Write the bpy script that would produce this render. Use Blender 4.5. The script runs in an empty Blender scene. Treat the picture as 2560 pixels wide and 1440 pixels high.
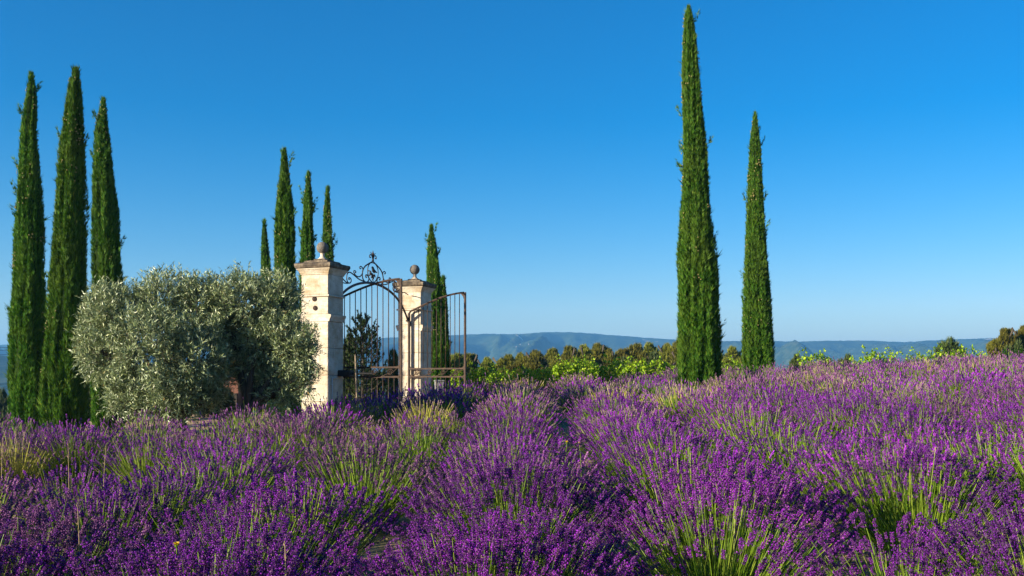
import bpy, math, random
import numpy as np
from mathutils import Matrix, Vector

# ------------------------------------------------------------------ camera, sky, sun, exposure
SC = bpy.context.scene
COL = SC.collection
F = 2500.0            # focal length in pixels of the 2560 px wide frame
HZ = 940.0            # horizon row; the eye is at z = 0
cam_d = bpy.data.cameras.new('camera'); cam = bpy.data.objects.new('camera', cam_d); COL.objects.link(cam)
cam.location = (0, 0, 0); cam.rotation_euler = (math.radians(90), 0, 0)
cam_d.sensor_width = 36.0; cam_d.lens = 36.0 * F / 2560.0; cam_d.shift_y = (HZ - 720) / 2560.0
cam_d.clip_start = 0.1; cam_d.clip_end = 40000
SC.camera = cam

SUN_EL = math.radians(15.0)
SUN_AZ = math.radians(62.0)      # to the left of straight behind the camera
sdir = Vector((-math.sin(SUN_AZ) * math.cos(SUN_EL), -math.cos(SUN_AZ) * math.cos(SUN_EL), math.sin(SUN_EL)))
W = bpy.data.worlds.new('World'); SC.world = W; W.use_nodes = True
wn = W.node_tree; wn.nodes.clear()
sky = wn.nodes.new('ShaderNodeTexSky'); sky.sky_type = 'NISHITA'; sky.sun_disc = False
sky.sun_elevation = SUN_EL
sky.sun_rotation = math.atan2(sdir.x, sdir.y)
sky.altitude = 300; sky.air_density = 1.0; sky.dust_density = 0.2; sky.ozone_density = 3.0
hs = wn.nodes.new('ShaderNodeHueSaturation'); hs.inputs['Saturation'].default_value = 1.5
bg = wn.nodes.new('ShaderNodeBackground'); bg.inputs['Strength'].default_value = 0.058
wo = wn.nodes.new('ShaderNodeOutputWorld')
wn.links.new(sky.outputs['Color'], hs.inputs['Color'])
tint = wn.nodes.new('ShaderNodeMix'); tint.data_type = 'RGBA'; tint.blend_type = 'MULTIPLY'; tint.inputs[0].default_value = 1.0
tint.inputs[7].default_value = (1.0, 0.98, 1.10, 1)      # white balance of the picture
sep = wn.nodes.new('ShaderNodeSeparateColor'); com = wn.nodes.new('ShaderNodeCombineColor')
pw = wn.nodes.new('ShaderNodeMath'); pw.operation = 'POWER'; pw.inputs[1].default_value = 1.1
ml = wn.nodes.new('ShaderNodeMath'); ml.operation = 'MULTIPLY'; ml.inputs[1].default_value = 0.95
wn.links.new(hs.outputs['Color'], sep.inputs[0]); wn.links.new(sep.outputs[0], pw.inputs[0]); wn.links.new(pw.outputs[0], ml.inputs[0]); wn.links.new(ml.outputs[0], com.inputs[0])
wn.links.new(sep.outputs[1], com.inputs[1]); wn.links.new(sep.outputs[2], com.inputs[2])
wn.links.new(com.outputs[0], tint.inputs[6]); wn.links.new(tint.outputs[2], bg.inputs['Color']); wn.links.new(bg.outputs[0], wo.inputs[0])
sun_d = bpy.data.lights.new('sun', 'SUN'); sun_d.energy = 5.0; sun_d.angle = math.radians(0.5); sun_d.color = (1.0, 0.87, 0.66)
sun = bpy.data.objects.new('sun', sun_d); COL.objects.link(sun)
sun.rotation_euler = sdir.to_track_quat('Z', 'Y').to_euler(); sun.location = (-30, -20, 15)
SC.view_settings.view_transform = 'Standard'; SC.view_settings.look = 'None'
SC.view_settings.exposure = 1.45; SC.view_settings.gamma = 1.0; SC.view_settings.use_curve_mapping = False
SC.render.engine = 'CYCLES'
SC.cycles.max_bounces = 6; SC.cycles.transparent_max_bounces = 8; SC.cycles.volume_bounces = 0
SC.cycles.use_denoising = True

rng = np.random.default_rng(7)
random.seed(7)

# ------------------------------------------------------------------ helpers
def at(px, py, D):
    return np.array([(px - 1280) / F * D, D, (HZ - py) / F * D])

def ground_z(X, Y):
    X = np.asarray(X, float); Y = np.asarray(Y, float)
    Xc = np.clip(X, -25, 30); Yc = np.clip(Y, -30, 27.5)
    g = -1.55 + .0477 * Xc + .0391 * Yc - .0009 * np.clip(Yc - 14, 0, None) ** 2
    t = np.clip((Y - 27.5) / 6.0, 0, 1); g = g - 0.75 * t * t * (3 - 2 * t)
    far = np.clip(Y - 34, 0, None) + np.clip(np.abs(X) - 30, 0, None) * .6
    g = g - 60.0 * (1 - np.exp(-far / 1600.0)) - 2.2 * (1 - np.exp(-far / 30.0))
    # on the left the land falls away behind the cypresses
    lf = np.clip((-X - 9.0) / 12.0, 0, 1); g = g - 0.9 * lf * lf * np.clip((Y - 16) / 8, 0, 1)
    g = g + .03 * np.sin(X * 1.7 + 1.3) * np.sin(Y * 1.3) * np.exp(-far / 50.)
    return g
def gz(X, Y): return float(ground_z(X, Y))

def node_mat(name):
    m = bpy.data.materials.new(name); m.use_nodes = True
    nt = m.node_tree; nt.nodes.clear()
    out = nt.nodes.new('ShaderNodeOutputMaterial')
    return m, nt, out
def N(nt, t, **kw):
    n = nt.nodes.new(t)
    for k, v in kw.items(): setattr(n, k, v)
    return n
def ramp(nt, stops, fac):
    r = nt.nodes.new('ShaderNodeValToRGB'); e = r.color_ramp.elements
    while len(e) < len(stops): e.new(0.5)
    for el, (p, c) in zip(e, stops): el.position = p; el.color = (*c, 1)
    nt.links.new(fac, r.inputs[0]); return r.outputs[0]
def mixc(nt, fac, a, b, mode='MIX'):
    m = nt.nodes.new('ShaderNodeMix'); m.data_type = 'RGBA'; m.blend_type = mode
    for s, v in ((m.inputs[0], fac), (m.inputs[6], a), (m.inputs[7], b)):
        if hasattr(v, 'links'): nt.links.new(v, s)
        elif isinstance(v, (int, float)): s.default_value = v
        else: s.default_value = (*v, 1)
    return m.outputs[2]

def leaf_mat(name, stops, transl=0.25, rough=0.5, spec=0.3, obj_var=0.0, back=None, noise=None):
    """foliage: colour differs from leaf to leaf, light passes through it"""
    m, nt, out = node_mat(name)
    g = N(nt, 'ShaderNodeNewGeometry')
    c = ramp(nt, stops, g.outputs['Random Per Island'])
    if noise:
        tc = N(nt, 'ShaderNodeTexCoord'); nz = N(nt, 'ShaderNodeTexNoise'); nz.inputs['Scale'].default_value = noise[0]
        nt.links.new(tc.outputs['Object'], nz.inputs['Vector'])
        f = N(nt, 'ShaderNodeMapRange'); f.inputs[1].default_value = .48; f.inputs[2].default_value = .66
        nt.links.new(nz.outputs[0], f.inputs[0])
        c = mixc(nt, f.outputs[0], c, noise[1])
    if obj_var:
        oi = N(nt, 'ShaderNodeObjectInfo'); h = N(nt, 'ShaderNodeHueSaturation')
        mr = N(nt, 'ShaderNodeMapRange'); mr.inputs[3].default_value = 1 - obj_var; mr.inputs[4].default_value = 1 + obj_var
        nt.links.new(oi.outputs['Random'], mr.inputs[0]); nt.links.new(mr.outputs[0], h.inputs['Value'])
        mr2 = N(nt, 'ShaderNodeMapRange'); mr2.inputs[3].default_value = .5 - obj_var * .06; mr2.inputs[4].default_value = .5 + obj_var * .06
        nt.links.new(oi.outputs['Random'], mr2.inputs[0]); nt.links.new(mr2.outputs[0], h.inputs['Hue'])
        nt.links.new(c, h.inputs['Color']); c = h.outputs[0]
    if back: c = mixc(nt, g.outputs['Backfacing'], c, back)
    b = N(nt, 'ShaderNodeBsdfPrincipled'); b.inputs['Roughness'].default_value = rough
    b.inputs['Specular IOR Level'].default_value = spec
    t = N(nt, 'ShaderNodeBsdfTranslucent'); mx = N(nt, 'ShaderNodeMixShader'); mx.inputs[0].default_value = transl
    nt.links.new(c, b.inputs['Base Color']); nt.links.new(c, t.inputs['Color'])
    nt.links.new(b.outputs[0], mx.inputs[1]); nt.links.new(t.outputs[0], mx.inputs[2]); nt.links.new(mx.outputs[0], out.inputs[0])
    return m

def surf_mat(name, stops, scale=4, detail=6, rough=.8, spec=.3, metal=0, bump=.2, bscale=None, stretch=(1, 1, 1), second=None):
    m, nt, out = node_mat(name)
    tc = N(nt, 'ShaderNodeTexCoord'); mp = N(nt, 'ShaderNodeMapping'); mp.inputs['Scale'].default_value = stretch
    nt.links.new(tc.outputs['Object'], mp.inputs[0])
    nz = N(nt, 'ShaderNodeTexNoise'); nz.inputs['Scale'].default_value = scale; nz.inputs['Detail'].default_value = detail; nz.inputs['Roughness'].default_value = .62
    nt.links.new(mp.outputs[0], nz.inputs['Vector'])
    c = ramp(nt, stops, nz.outputs[0])
    if second:
        n2 = N(nt, 'ShaderNodeTexNoise'); n2.inputs['Scale'].default_value = second[0]; n2.inputs['Detail'].default_value = 5
        nt.links.new(tc.outputs['Object'], n2.inputs['Vector'])
        f = N(nt, 'ShaderNodeMapRange'); f.inputs[1].default_value = second[1]; f.inputs[2].default_value = second[2]
        nt.links.new(n2.outputs[0], f.inputs[0]); c = mixc(nt, f.outputs[0], c, second[3])
    b = N(nt, 'ShaderNodeBsdfPrincipled'); b.inputs['Roughness'].default_value = rough; b.inputs['Metallic'].default_value = metal
    b.inputs['Specular IOR Level'].default_value = spec
    nt.links.new(c, b.inputs['Base Color'])
    if bump:
        nb = N(nt, 'ShaderNodeTexNoise'); nb.inputs['Scale'].default_value = bscale or scale * 6; nb.inputs['Detail'].default_value = 6
        nt.links.new(mp.outputs[0], nb.inputs['Vector'])
        bp = N(nt, 'ShaderNodeBump'); bp.inputs['Strength'].default_value = bump; bp.inputs['Distance'].default_value = .02
        nt.links.new(nb.outputs[0], bp.inputs['Height']); nt.links.new(bp.outputs[0], b.inputs['Normal'])
    nt.links.new(b.outputs[0], out.inputs[0])
    return m

def mesh_np(name, V, faces, mats=(), midx=None, smooth=False):
    """V (n,3); faces: list of (m,k) index arrays"""
    me = bpy.data.meshes.new(name)
    V = np.ascontiguousarray(V, np.float32)
    me.vertices.add(len(V)); me.vertices.foreach_set('co', V.ravel())
    loops = np.concatenate([f.ravel() for f in faces]).astype(np.int32)
    tot = np.concatenate([np.full(len(f), f.shape[1], np.int32) for f in faces])
    st = np.concatenate([[0], np.cumsum(tot)[:-1]]).astype(np.int32)
    me.loops.add(len(loops)); me.loops.foreach_set('vertex_index', loops)
    me.polygons.add(len(tot)); me.polygons.foreach_set('loop_start', st)
    if midx is not None: me.polygons.foreach_set('material_index', np.ascontiguousarray(midx, np.int32))
    me.polygons.foreach_set('use_smooth', np.full(len(tot), bool(smooth)))
    for m in mats: me.materials.append(m)
    me.update(calc_edges=True)
    return me

class MB:
    """collects pieces of one mesh"""
    def __init__(s): s.v = []; s.f = []; s.n = 0
    def add(s, V, F_):
        V = np.asarray(V, float); s.v.append(V)
        for f in (F_ if isinstance(F_, list) else [F_]): s.f.append(np.asarray(f, int) + s.n)
        s.n += len(V); return s
    def inst(s, V, F_, M, T):
        """template V,F_ placed by matrices M (n,3,3) and offsets T (n,3)"""
        n = len(T); k = len(V)
        P = np.einsum('nij,kj->nki', M, V) + T[:, None, :]
        s.v.append(P.reshape(-1, 3))
        for f in (F_ if isinstance(F_, list) else [F_]):
            s.f.append(((np.arange(n) * k)[:, None, None] + f[None]).reshape(-1, f.shape[1]) + s.n)
        s.n += n * k; return s
    def mesh(s, name, mat=None, smooth=False):
        byk = {}
        for f in s.f: byk.setdefault(f.shape[1], []).append(f)
        return mesh_np(name, np.concatenate(s.v), [np.concatenate(x) for x in byk.values()], [mat] if mat else (), None, smooth)
    def build(s, name, mat, parent=None, smooth=False, loc=None, rot=None, kind=None):
        return link(name, s.mesh(name, mat, smooth), parent, loc, rot, kind)

def link(name, data, parent=None, loc=None, rot=None, kind=None):
    o = bpy.data.objects.new(name, data); COL.objects.link(o)
    if parent is not None: o.parent = parent
    if loc is not None: o.location = tuple(map(float, loc))
    if rot is not None: o.rotation_euler = rot
    if kind: o['kind'] = kind
    return o
def tag(o, label, cat, group=None):
    o['label'] = label; o['category'] = cat
    if group: o['group'] = group
    return o
def thing(name, label, cat, loc=(0, 0, 0), rz=0.0, group=None):
    return tag(link(name, None, None, loc, (0, 0, rz)), label, cat, group)

BOXF = np.array([[0, 3, 2, 1], [4, 5, 6, 7], [0, 1, 5, 4], [1, 2, 6, 5], [2, 3, 7, 6], [3, 0, 4, 7]])
def box(mb, c, d):
    x, y, z = np.array(d) / 2
    V = np.array([[-x, -y, -z], [x, -y, -z], [x, y, -z], [-x, y, -z], [-x, -y, z], [x, -y, z], [x, y, z], [-x, y, z]]) + np.array(c)
    return mb.add(V, BOXF)
def loft(mb, prof, ch=.006, cx=0, cy=0):
    """stack of square rings (half width, z) with small chamfered corners"""
    V = []; Fq = []
    for a in prof:
        ax, ay, z = a if len(a) == 3 else (a[0], a[0], a[1])
        c = min(ch, ax * .4, ay * .4)
        V += [(cx + ax, cy - ay + c, z), (cx + ax, cy + ay - c, z), (cx + ax - c, cy + ay, z), (cx - ax + c, cy + ay, z),
              (cx - ax, cy + ay - c, z), (cx - ax, cy - ay + c, z), (cx - ax + c, cy - ay, z), (cx + ax - c, cy - ay, z)]
    n = len(prof)
    for i in range(n - 1):
        for k in range(8):
            Fq.append((i * 8 + k, i * 8 + (k + 1) % 8, i * 8 + 8 + (k + 1) % 8, i * 8 + 8 + k))
    mb.add(V, [np.array(Fq), np.array([list(range(7, -1, -1)), list(range((n - 1) * 8, n * 8))])])
    return mb
def block(mb, ax, ay, z0, z1, b=.007, cx=0, cy=0):
    return loft(mb, [(ax - b, ay - b, z0), (ax, ay, z0 + b), (ax, ay, z1 - b), (ax - b, ay - b, z1)], b + .003, cx, cy)
def lathe(mb, prof, n=20, c=(0, 0, 0)):
    a = np.arange(n) / n * 2 * np.pi
    V = np.concatenate([np.stack([r * np.cos(a), r * np.sin(a), np.full(n, z)], 1) for r, z in prof]) + np.array(c)
    i = np.arange(n); j = (i + 1) % n
    Fq = np.concatenate([np.stack([k * n + i, k * n + j, (k + 1) * n + j, (k + 1) * n + i], 1) for k in range(len(prof) - 1)])
    return mb.add(V, Fq)
def tube(mb, pts, r, n=8, flat=None):
    """tube along a polyline; r scalar or list; flat=(nx,ny,nz) + ratio squashes it into strap iron"""
    P = np.asarray(pts, float); m = len(P)
    r = np.full(m, r) if np.isscalar(r) else np.asarray(r, float)
    T = np.gradient(P, axis=0); T /= np.linalg.norm(T, axis=1)[:, None] + 1e-9
    if flat is None:
        up = np.array([0, 0, 1.]) if abs(T[:, 2]).mean() < .8 else np.array([1., 0, 0]); rb = 1.0
    else: up, rb = np.array(flat[0], float), flat[1]
    U = np.cross(T, up); U /= np.linalg.norm(U, axis=1)[:, None] + 1e-9
    Wv = np.cross(T, U)
    a = (np.arange(n) + .5) / n * 2 * np.pi
    V = P[:, None] + r[:, None, None] * (np.cos(a)[None, :, None] * U[:, None] + rb * np.sin(a)[None, :, None] * Wv[:, None])
    i = np.arange(n); j = (i + 1) % n
    Fq = np.concatenate([np.stack([k * n + i, k * n + j, (k + 1) * n + j, (k + 1) * n + i], 1) for k in range(m - 1)])
    mb.add(V.reshape(-1, 3), [Fq, np.array([list(range(n))[::-1], [(m - 1) * n + q for q in range(n)]])])
    return mb
def smooth_curve(pts, k=6):
    P = np.asarray(pts, float); out = []
    Q = np.vstack([2 * P[0] - P[1], P, 2 * P[-1] - P[-2]])
    for i in range(1, len(Q) - 2):
        for t in np.arange(k) / k:
            out.append(.5 * ((2 * Q[i]) + (-Q[i - 1] + Q[i + 1]) * t + (2 * Q[i - 1] - 5 * Q[i] + 4 * Q[i + 1] - Q[i + 2]) * t * t + (-Q[i - 1] + 3 * Q[i] - 3 * Q[i + 1] + Q[i + 2]) * t ** 3))
    out.append(P[-1]); return np.array(out)
def frames(D, roll):
    """orthonormal frames whose z axis is D (n,3), rolled about it"""
    D = D / (np.linalg.norm(D, axis=1)[:, None] + 1e-9)
    up = np.where(np.abs(D[:, 2:3]) < .95, np.array([[0, 0, 1.]]), np.array([[1., 0, 0]]))
    X = np.cross(up, D); X /= np.linalg.norm(X, axis=1)[:, None] + 1e-9
    Y = np.cross(D, X)
    c, s = np.cos(roll)[:, None], np.sin(roll)[:, None]
    return np.stack([c * X + s * Y, -s * X + c * Y, D], 2)
def rdirs(n):
    v = rng.normal(size=(n, 3)); return v / np.linalg.norm(v, axis=1)[:, None]
def vnoise(P, s, seed=0):
    """cheap smooth noise in 3-D, about -1..1"""
    r = np.random.default_rng(seed); o = np.zeros(len(P))
    for k in range(5):
        d = r.normal(size=3); d /= np.linalg.norm(d)
        o += np.sin(P @ d * s * (1 + .5 * k) + r.uniform(0, 6.3)) / (1 + .35 * k)
    return o / 2.2

# ------------------------------------------------------------------ materials
M_soil = surf_mat('sandy_soil', [(.3, (.20, .125, .065)), (.5, (.36, .245, .135)), (.7, (.5, .37, .23))], scale=5, detail=10, bump=1.0, bscale=30, second=(.22, .53, .66, (.12, .12, .04)))
M_hill = None
def stone_mat():
    m, nt, out = node_mat('limestone')
    tc = N(nt, 'ShaderNodeTexCoord')
    def noise(scale, detail, stretch, lo, hi):
        mp = N(nt, 'ShaderNodeMapping'); mp.inputs['Scale'].default_value = stretch; nt.links.new(tc.outputs['Object'], mp.inputs[0])
        nz = N(nt, 'ShaderNodeTexNoise'); nz.inputs['Scale'].default_value = scale; nz.inputs['Detail'].default_value = detail; nz.inputs['Roughness'].default_value = .65
        nt.links.new(mp.outputs[0], nz.inputs['Vector'])
        f = N(nt, 'ShaderNodeMapRange'); f.inputs[1].default_value = lo; f.inputs[2].default_value = hi; nt.links.new(nz.outputs[0], f.inputs[0]); return f.outputs[0]
    c = ramp(nt, [(0, (.40, .34, .255)), (.5, (.54, .485, .395)), (1, (.66, .62, .545))], noise(3.2, 8, (1, 1, 1), .3, .7))
    c = mixc(nt, noise(2.1, 7, (1, 1, 1.5), .48, .66), c, (.36, .275, .175))          # tan weathering
    c = mixc(nt, noise(26, 4, (.25, .25, 2.2), .56, .8), c, (.34, .27, .19))          # bedding lines
    c = mixc(nt, noise(9, 6, (1, 1, .12), .6, .82), c, (.13, .105, .08))              # drip stains
    c = mixc(nt, noise(42, 3, (1, 1, 1), .64, .72), c, (.17, .15, .12))               # lichen specks
    b = N(nt, 'ShaderNodeBsdfPrincipled'); b.inputs['Roughness'].default_value = .9; b.inputs['Specular IOR Level'].default_value = .15
    nb = N(nt, 'ShaderNodeTexNoise'); nb.inputs['Scale'].default_value = 28; nb.inputs['Detail'].default_value = 8; nt.links.new(tc.outputs['Object'], nb.inputs['Vector'])
    bp = N(nt, 'ShaderNodeBump'); bp.inputs['Strength'].default_value = .5; bp.inputs['Distance'].default_value = .02
    nt.links.new(nb.outputs[0], bp.inputs['Height']); nt.links.new(bp.outputs[0], b.inputs['Normal'])
    nt.links.new(c, b.inputs['Base Color']); nt.links.new(b.outputs[0], out.inputs[0])
    return m
M_stone = stone_mat()
M_mortar = surf_mat('mortar', [(.3, (.16, .13, .09)), (.7, (.27, .22, .16))], scale=12)
M_lichen = surf_mat('weathered_stone', [(.3, (.025, .02, .015)), (.48, (.085, .065, .045)), (.62, (.20, .16, .11)), (.78, (.38, .32, .24))], scale=9, detail=9, bump=.5, bscale=40, stretch=(1, 1, .6))
M_ball = surf_mat('lichen_ball_stone', [(.3, (.045, .042, .038)), (.45, (.115, .102, .086)), (.6, (.18, .16, .135)), (.74, (.36, .33, .28))], scale=45, detail=5, bump=.6, bscale=90)
M_iron = surf_mat('dark_wrought_iron', [(.3, (.018, .014, .013)), (.6, (.035, .026, .022)), (.8, (.075, .045, .03))], scale=14, rough=.5, spec=.5, metal=.2, bump=.2)
M_rust = surf_mat('rusty_iron', [(.25, (.017, .010, .008)), (.5, (.037, .021, .014)), (.78, (.088, .046, .027))], scale=16, rough=.7, spec=.35, metal=.1, bump=.3)
M_barmat = surf_mat('brown_black_iron', [(.25, (.016, .010, .009)), (.5, (.035, .02, .014)), (.78, (.10, .048, .026))], scale=9, rough=.6, spec=.4, metal=.1, bump=.3)
M_black = surf_mat('black_plastic', [(.3, (.012, .012, .013)), (.7, (.02, .02, .022))], scale=8, rough=.45, bump=.05)
M_grey = surf_mat('pale_conduit', [(.3, (.5, .52, .53)), (.7, (.62, .64, .64))], scale=8, rough=.5, bump=.05)
M_dullgrey = surf_mat('dull_grey_paint', [(.3, (.15, .15, .15)), (.7, (.23, .23, .23))], scale=8, rough=.7, bump=.05)
M_wood = surf_mat('weathered_wood', [(.3, (.17, .12, .08)), (.6, (.32, .25, .17)), (.8, (.45, .36, .26))], scale=10, rough=.85, bump=.4, stretch=(4, 4, .5))
M_bark = surf_mat('bark', [(.3, (.03, .024, .019)), (.6, (.075, .062, .05)), (.8, (.13, .11, .09))], scale=8, rough=.9, bump=.6, stretch=(3, 3, .7))
M_oxide = surf_mat('red_brown_plaster', [(.3, (.19, .085, .06)), (.7, (.26, .12, .085))], scale=5, rough=.85, bump=.2)
M_cyp = leaf_mat('cypress_foliage', [(0, (.015, .058, .005)), (.5, (.042, .14, .008)), (.85, (.08, .195, .012)), (1, (.17, .23, .03))], transl=.22, rough=.6, spec=.15, obj_var=.1, noise=(1.6, (.075, .15, .014)))
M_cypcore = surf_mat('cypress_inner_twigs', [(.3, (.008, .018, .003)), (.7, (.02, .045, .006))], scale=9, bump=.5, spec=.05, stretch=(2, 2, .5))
M_cone = surf_mat('cypress_cone', [(.3, (.20, .17, .06)), (.7, (.36, .30, .12))], scale=20, rough=.7)
M_olive = leaf_mat('olive_leaf', [(0, (.05, .08, .02)), (.45, (.135, .185, .06)), (.8, (.26, .315, .125)), (.985, (.42, .46, .23)), (1, (.42, .22, .04))], transl=.1, rough=.38, spec=.5, back=(.27, .33, .18))
M_pine = leaf_mat('aleppo_pine_needles', [(0, (.062, .076, .008)), (.5, (.14, .15, .018)), (1, (.25, .235, .036))], transl=.2, rough=.6, spec=.15, obj_var=.32)
M_oakleaf = leaf_mat('evergreen_leaf', [(0, (.02, .04, .008)), (.5, (.055, .085, .018)), (1, (.11, .14, .035))], transl=.15, rough=.5, spec=.25, obj_var=.2)
M_spruce = leaf_mat('shaded_conifer_needles', [(0, (.010, .022, .008)), (.5, (.022, .045, .014)), (1, (.05, .075, .022))], transl=.12, rough=.6, spec=.15)  # shade on the young pine is put into this needle colour
M_vine = leaf_mat('vine_leaf', [(0, (.12, .25, .008)), (.5, (.24, .40, .012)), (1, (.42, .55, .03))], transl=.38, rough=.5, spec=.25)
M_stem = leaf_mat('lavender_stem_green', [(0, (.05, .11, .006)), (.5, (.125, .215, .012)), (1, (.25, .32, .04))], transl=.25, rough=.5, spec=.2, obj_var=.12)
M_stem_y = leaf_mat('lavender_stem_straw', [(0, (.24, .25, .03)), (.5, (.38, .37, .055)), (1, (.52, .46, .13))], transl=.25, rough=.55, spec=.2)
M_calyx = leaf_mat('lavender_calyx', [(0, (.045, .016, .07)), (.5, (.088, .028, .125)), (.85, (.135, .055, .155)), (1, (.22, .14, .13))], transl=.1, rough=.7, spec=.1, obj_var=.15)
M_cor_v = leaf_mat('lavender_corolla_violet', [(0, (.12, .008, .23)), (.5, (.20, .014, .36)), (1, (.34, .04, .54))], transl=.16, rough=.6, spec=.1, obj_var=.2, noise=(2.2, (.12, .03, .19)))
M_cor_m = leaf_mat('lavender_corolla_mauve', [(0, (.13, .04, .15)), (.5, (.205, .07, .225)), (1, (.32, .135, .30))], transl=.15, rough=.65, spec=.1, obj_var=.2, noise=(2.2, (.19, .13, .15)))
M_cor_f = leaf_mat('lavender_corolla_faded', [(0, (.17, .12, .12)), (.5, (.26, .185, .18)), (1, (.38, .29, .24))], transl=.2, rough=.7, spec=.1, obj_var=.12)
M_yellow = leaf_mat('yellow_petals', [(0, (.75, .48, .01)), (1, (.85, .62, .03))], transl=.2)
M_weed = leaf_mat('furrow_grass', [(0, (.08, .12, .02)), (.55, (.17, .20, .04)), (1, (.40, .32, .14))], transl=.2)
M_straw = leaf_mat('dry_straw', [(0, (.42, .30, .14)), (1, (.58, .45, .24))], transl=.2)

# ------------------------------------------------------------------ ground and hills
def scrub_beyond_field():
    nt = M_soil.node_tree; b = next(n for n in nt.nodes if n.type == 'BSDF_PRINCIPLED'); src = b.inputs['Base Color'].links[0].from_socket
    tc = N(nt, 'ShaderNodeTexCoord'); sp = N(nt, 'ShaderNodeSeparateXYZ'); nt.links.new(tc.outputs['Object'], sp.inputs[0])
    f = N(nt, 'ShaderNodeMapRange'); f.inputs[1].default_value = 29; f.inputs[2].default_value = 45; nt.links.new(sp.outputs[1], f.inputs[0])
    nz = N(nt, 'ShaderNodeTexNoise'); nz.inputs['Scale'].default_value = .08; nz.inputs['Detail'].default_value = 9; nt.links.new(tc.outputs['Object'], nz.inputs['Vector'])
    c = ramp(nt, [(.35, (.012, .022, .008)), (.55, (.035, .05, .015)), (.75, (.09, .10, .04))], nz.outputs[0])
    nt.links.new(mixc(nt, f.outputs[0], src, c), b.inputs['Base Color'])
scrub_beyond_field()
def ground():
    def axis(lo, hi, n, s):
        t = np.linspace(np.arcsinh(lo / s), np.arcsinh(hi / s), n); return np.sinh(t) * s
    xs = axis(-6000, 6000, 261, 12); ys = axis(-60, 7000, 261, 14)
    X, Y = np.meshgrid(xs, ys); Z = ground_z(X, Y)
    V = np.stack([X.ravel(), Y.ravel(), Z.ravel()], 1); n, m = len(xs), len(ys)
    i = (np.arange(m - 1)[:, None] * n + np.arange(n - 1)[None]).ravel()
    me = mesh_np('ground', V, [np.stack([i, i + 1, i + n + 1, i + n], 1)], [M_soil], None, True)
    link('ground', me, kind='structure')
ground()

def hill_material():
    m, nt, out = node_mat('wooded_hillside')
    tc = N(nt, 'ShaderNodeTexCoord')
    a = N(nt, 'ShaderNodeTexNoise'); a.inputs['Scale'].default_value = .05; a.inputs['Detail'].default_value = 8; a.inputs['Roughness'].default_value = .7
    nt.links.new(tc.outputs['Object'], a.inputs['Vector'])
    c = ramp(nt, [(.32, (.010, .022, .010)), (.5, (.028, .048, .018)), (.68, (.07, .085, .04))], a.outputs[0])
    b = N(nt, 'ShaderNodeTexNoise'); b.inputs['Scale'].default_value = .012; b.inputs['Detail'].default_value = 9
    nt.links.new(tc.outputs['Object'], b.inputs['Vector'])
    f = N(nt, 'ShaderNodeMapRange'); f.inputs[1].default_value = .68; f.inputs[2].default_value = .72
    nt.links.new(b.outputs[0], f.inputs[0]); c = mixc(nt, f.outputs[0], c, (.5, .46, .40))
    p = N(nt, 'ShaderNodeBsdfPrincipled'); p.inputs['Roughness'].default_value = .95; p.inputs['Specular IOR Level'].default_value = .05
    nt.links.new(c, p.inputs['Base Color']); nt.links.new(p.outputs[0], out.inputs[0])
    return m
M_hill = hill_material()
M_cliff = surf_mat('pale_cliff', [(.3, (.2, .17, .14)), (.7, (.32, .28, .24))], scale=.1, bump=0)
def hills(name, sky_pts, Dr, Dfoot, zfoot, ncol, seed, x0, x1, rel):
    px = np.linspace(x0, x1, ncol); k = np.array(sky_pts, float)
    ys = np.interp(px, k[:, 0], k[:, 1])
    ys = np.convolve(np.pad(ys, 4, mode='edge'), np.ones(9) / 9, 'valid') if ncol > 200 else ys
    nrow = 70; rows = []
    for j in range(nrow):
        t = j / (nrow - 1) * 1.35
        D = Dfoot + (Dr - Dfoot) * t
        X = (px - 1280) / F * Dr * (.55 + .45 * D / Dr)
        top = (HZ - ys) / F * Dr
        tt = min(t, 1.0); prof = tt ** 1.15 if t <= 1 else 1 - 1.4 * (t - 1) ** 1.5
        P = np.stack([X, np.full(ncol, D), np.zeros(ncol)], 1)
        gully = np.abs(vnoise(P * np.array([1, .35, 1]), .012, seed)) * .6 + .4 * np.abs(vnoise(P * np.array([1, .5, 1]), .03, seed + 1))
        amp = rel * np.clip(1 - abs(tt - .5) * 2, 0, 1) if t <= 1 else 0
        Z = zfoot + (top - zfoot) * prof - amp * (gully - .45) * (top - zfoot)
        Z = Z + rng.uniform(-.6, .9, ncol) * (1.0 if t > .1 else 0)
        rows.append(np.stack([X, np.full(ncol, D), Z], 1))
    V = np.concatenate(rows); i = (np.arange(nrow - 1)[:, None] * ncol + np.arange(ncol - 1)[None]).ravel()
    me = mesh_np(name, V, [np.stack([i, i + 1, i + ncol + 1, i + ncol], 1)], [M_hill], None, True)
    link(name, me, kind='structure')
    return rows
SKY = [(-1500, 880), (-600, 872), (0, 862), (200, 858), (500, 852), (945, 845), (1130, 838), (1210, 834), (1280, 836), (1330, 832), (1385, 829), (1440, 831), (1500, 835),
       (1600, 843), (1700, 850), (1790, 853), (1900, 852), (2000, 854), (2070, 851), (2205, 851), (2235, 856), (2260, 856), (2330, 850), (2480, 845), (2600, 842), (3200, 850), (4200, 872)]
hill_rows = hills('hills', SKY, 2800, 1500, -58, 620, 3, -1500, 4200, .95)
hills('wooded_slope', [(-1600, 900), (-300, 880), (0, 888), (200, 915), (420, 945), (700, 975)], 1150, 620, -40, 240, 9, -1600, 700, .6)
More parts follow.
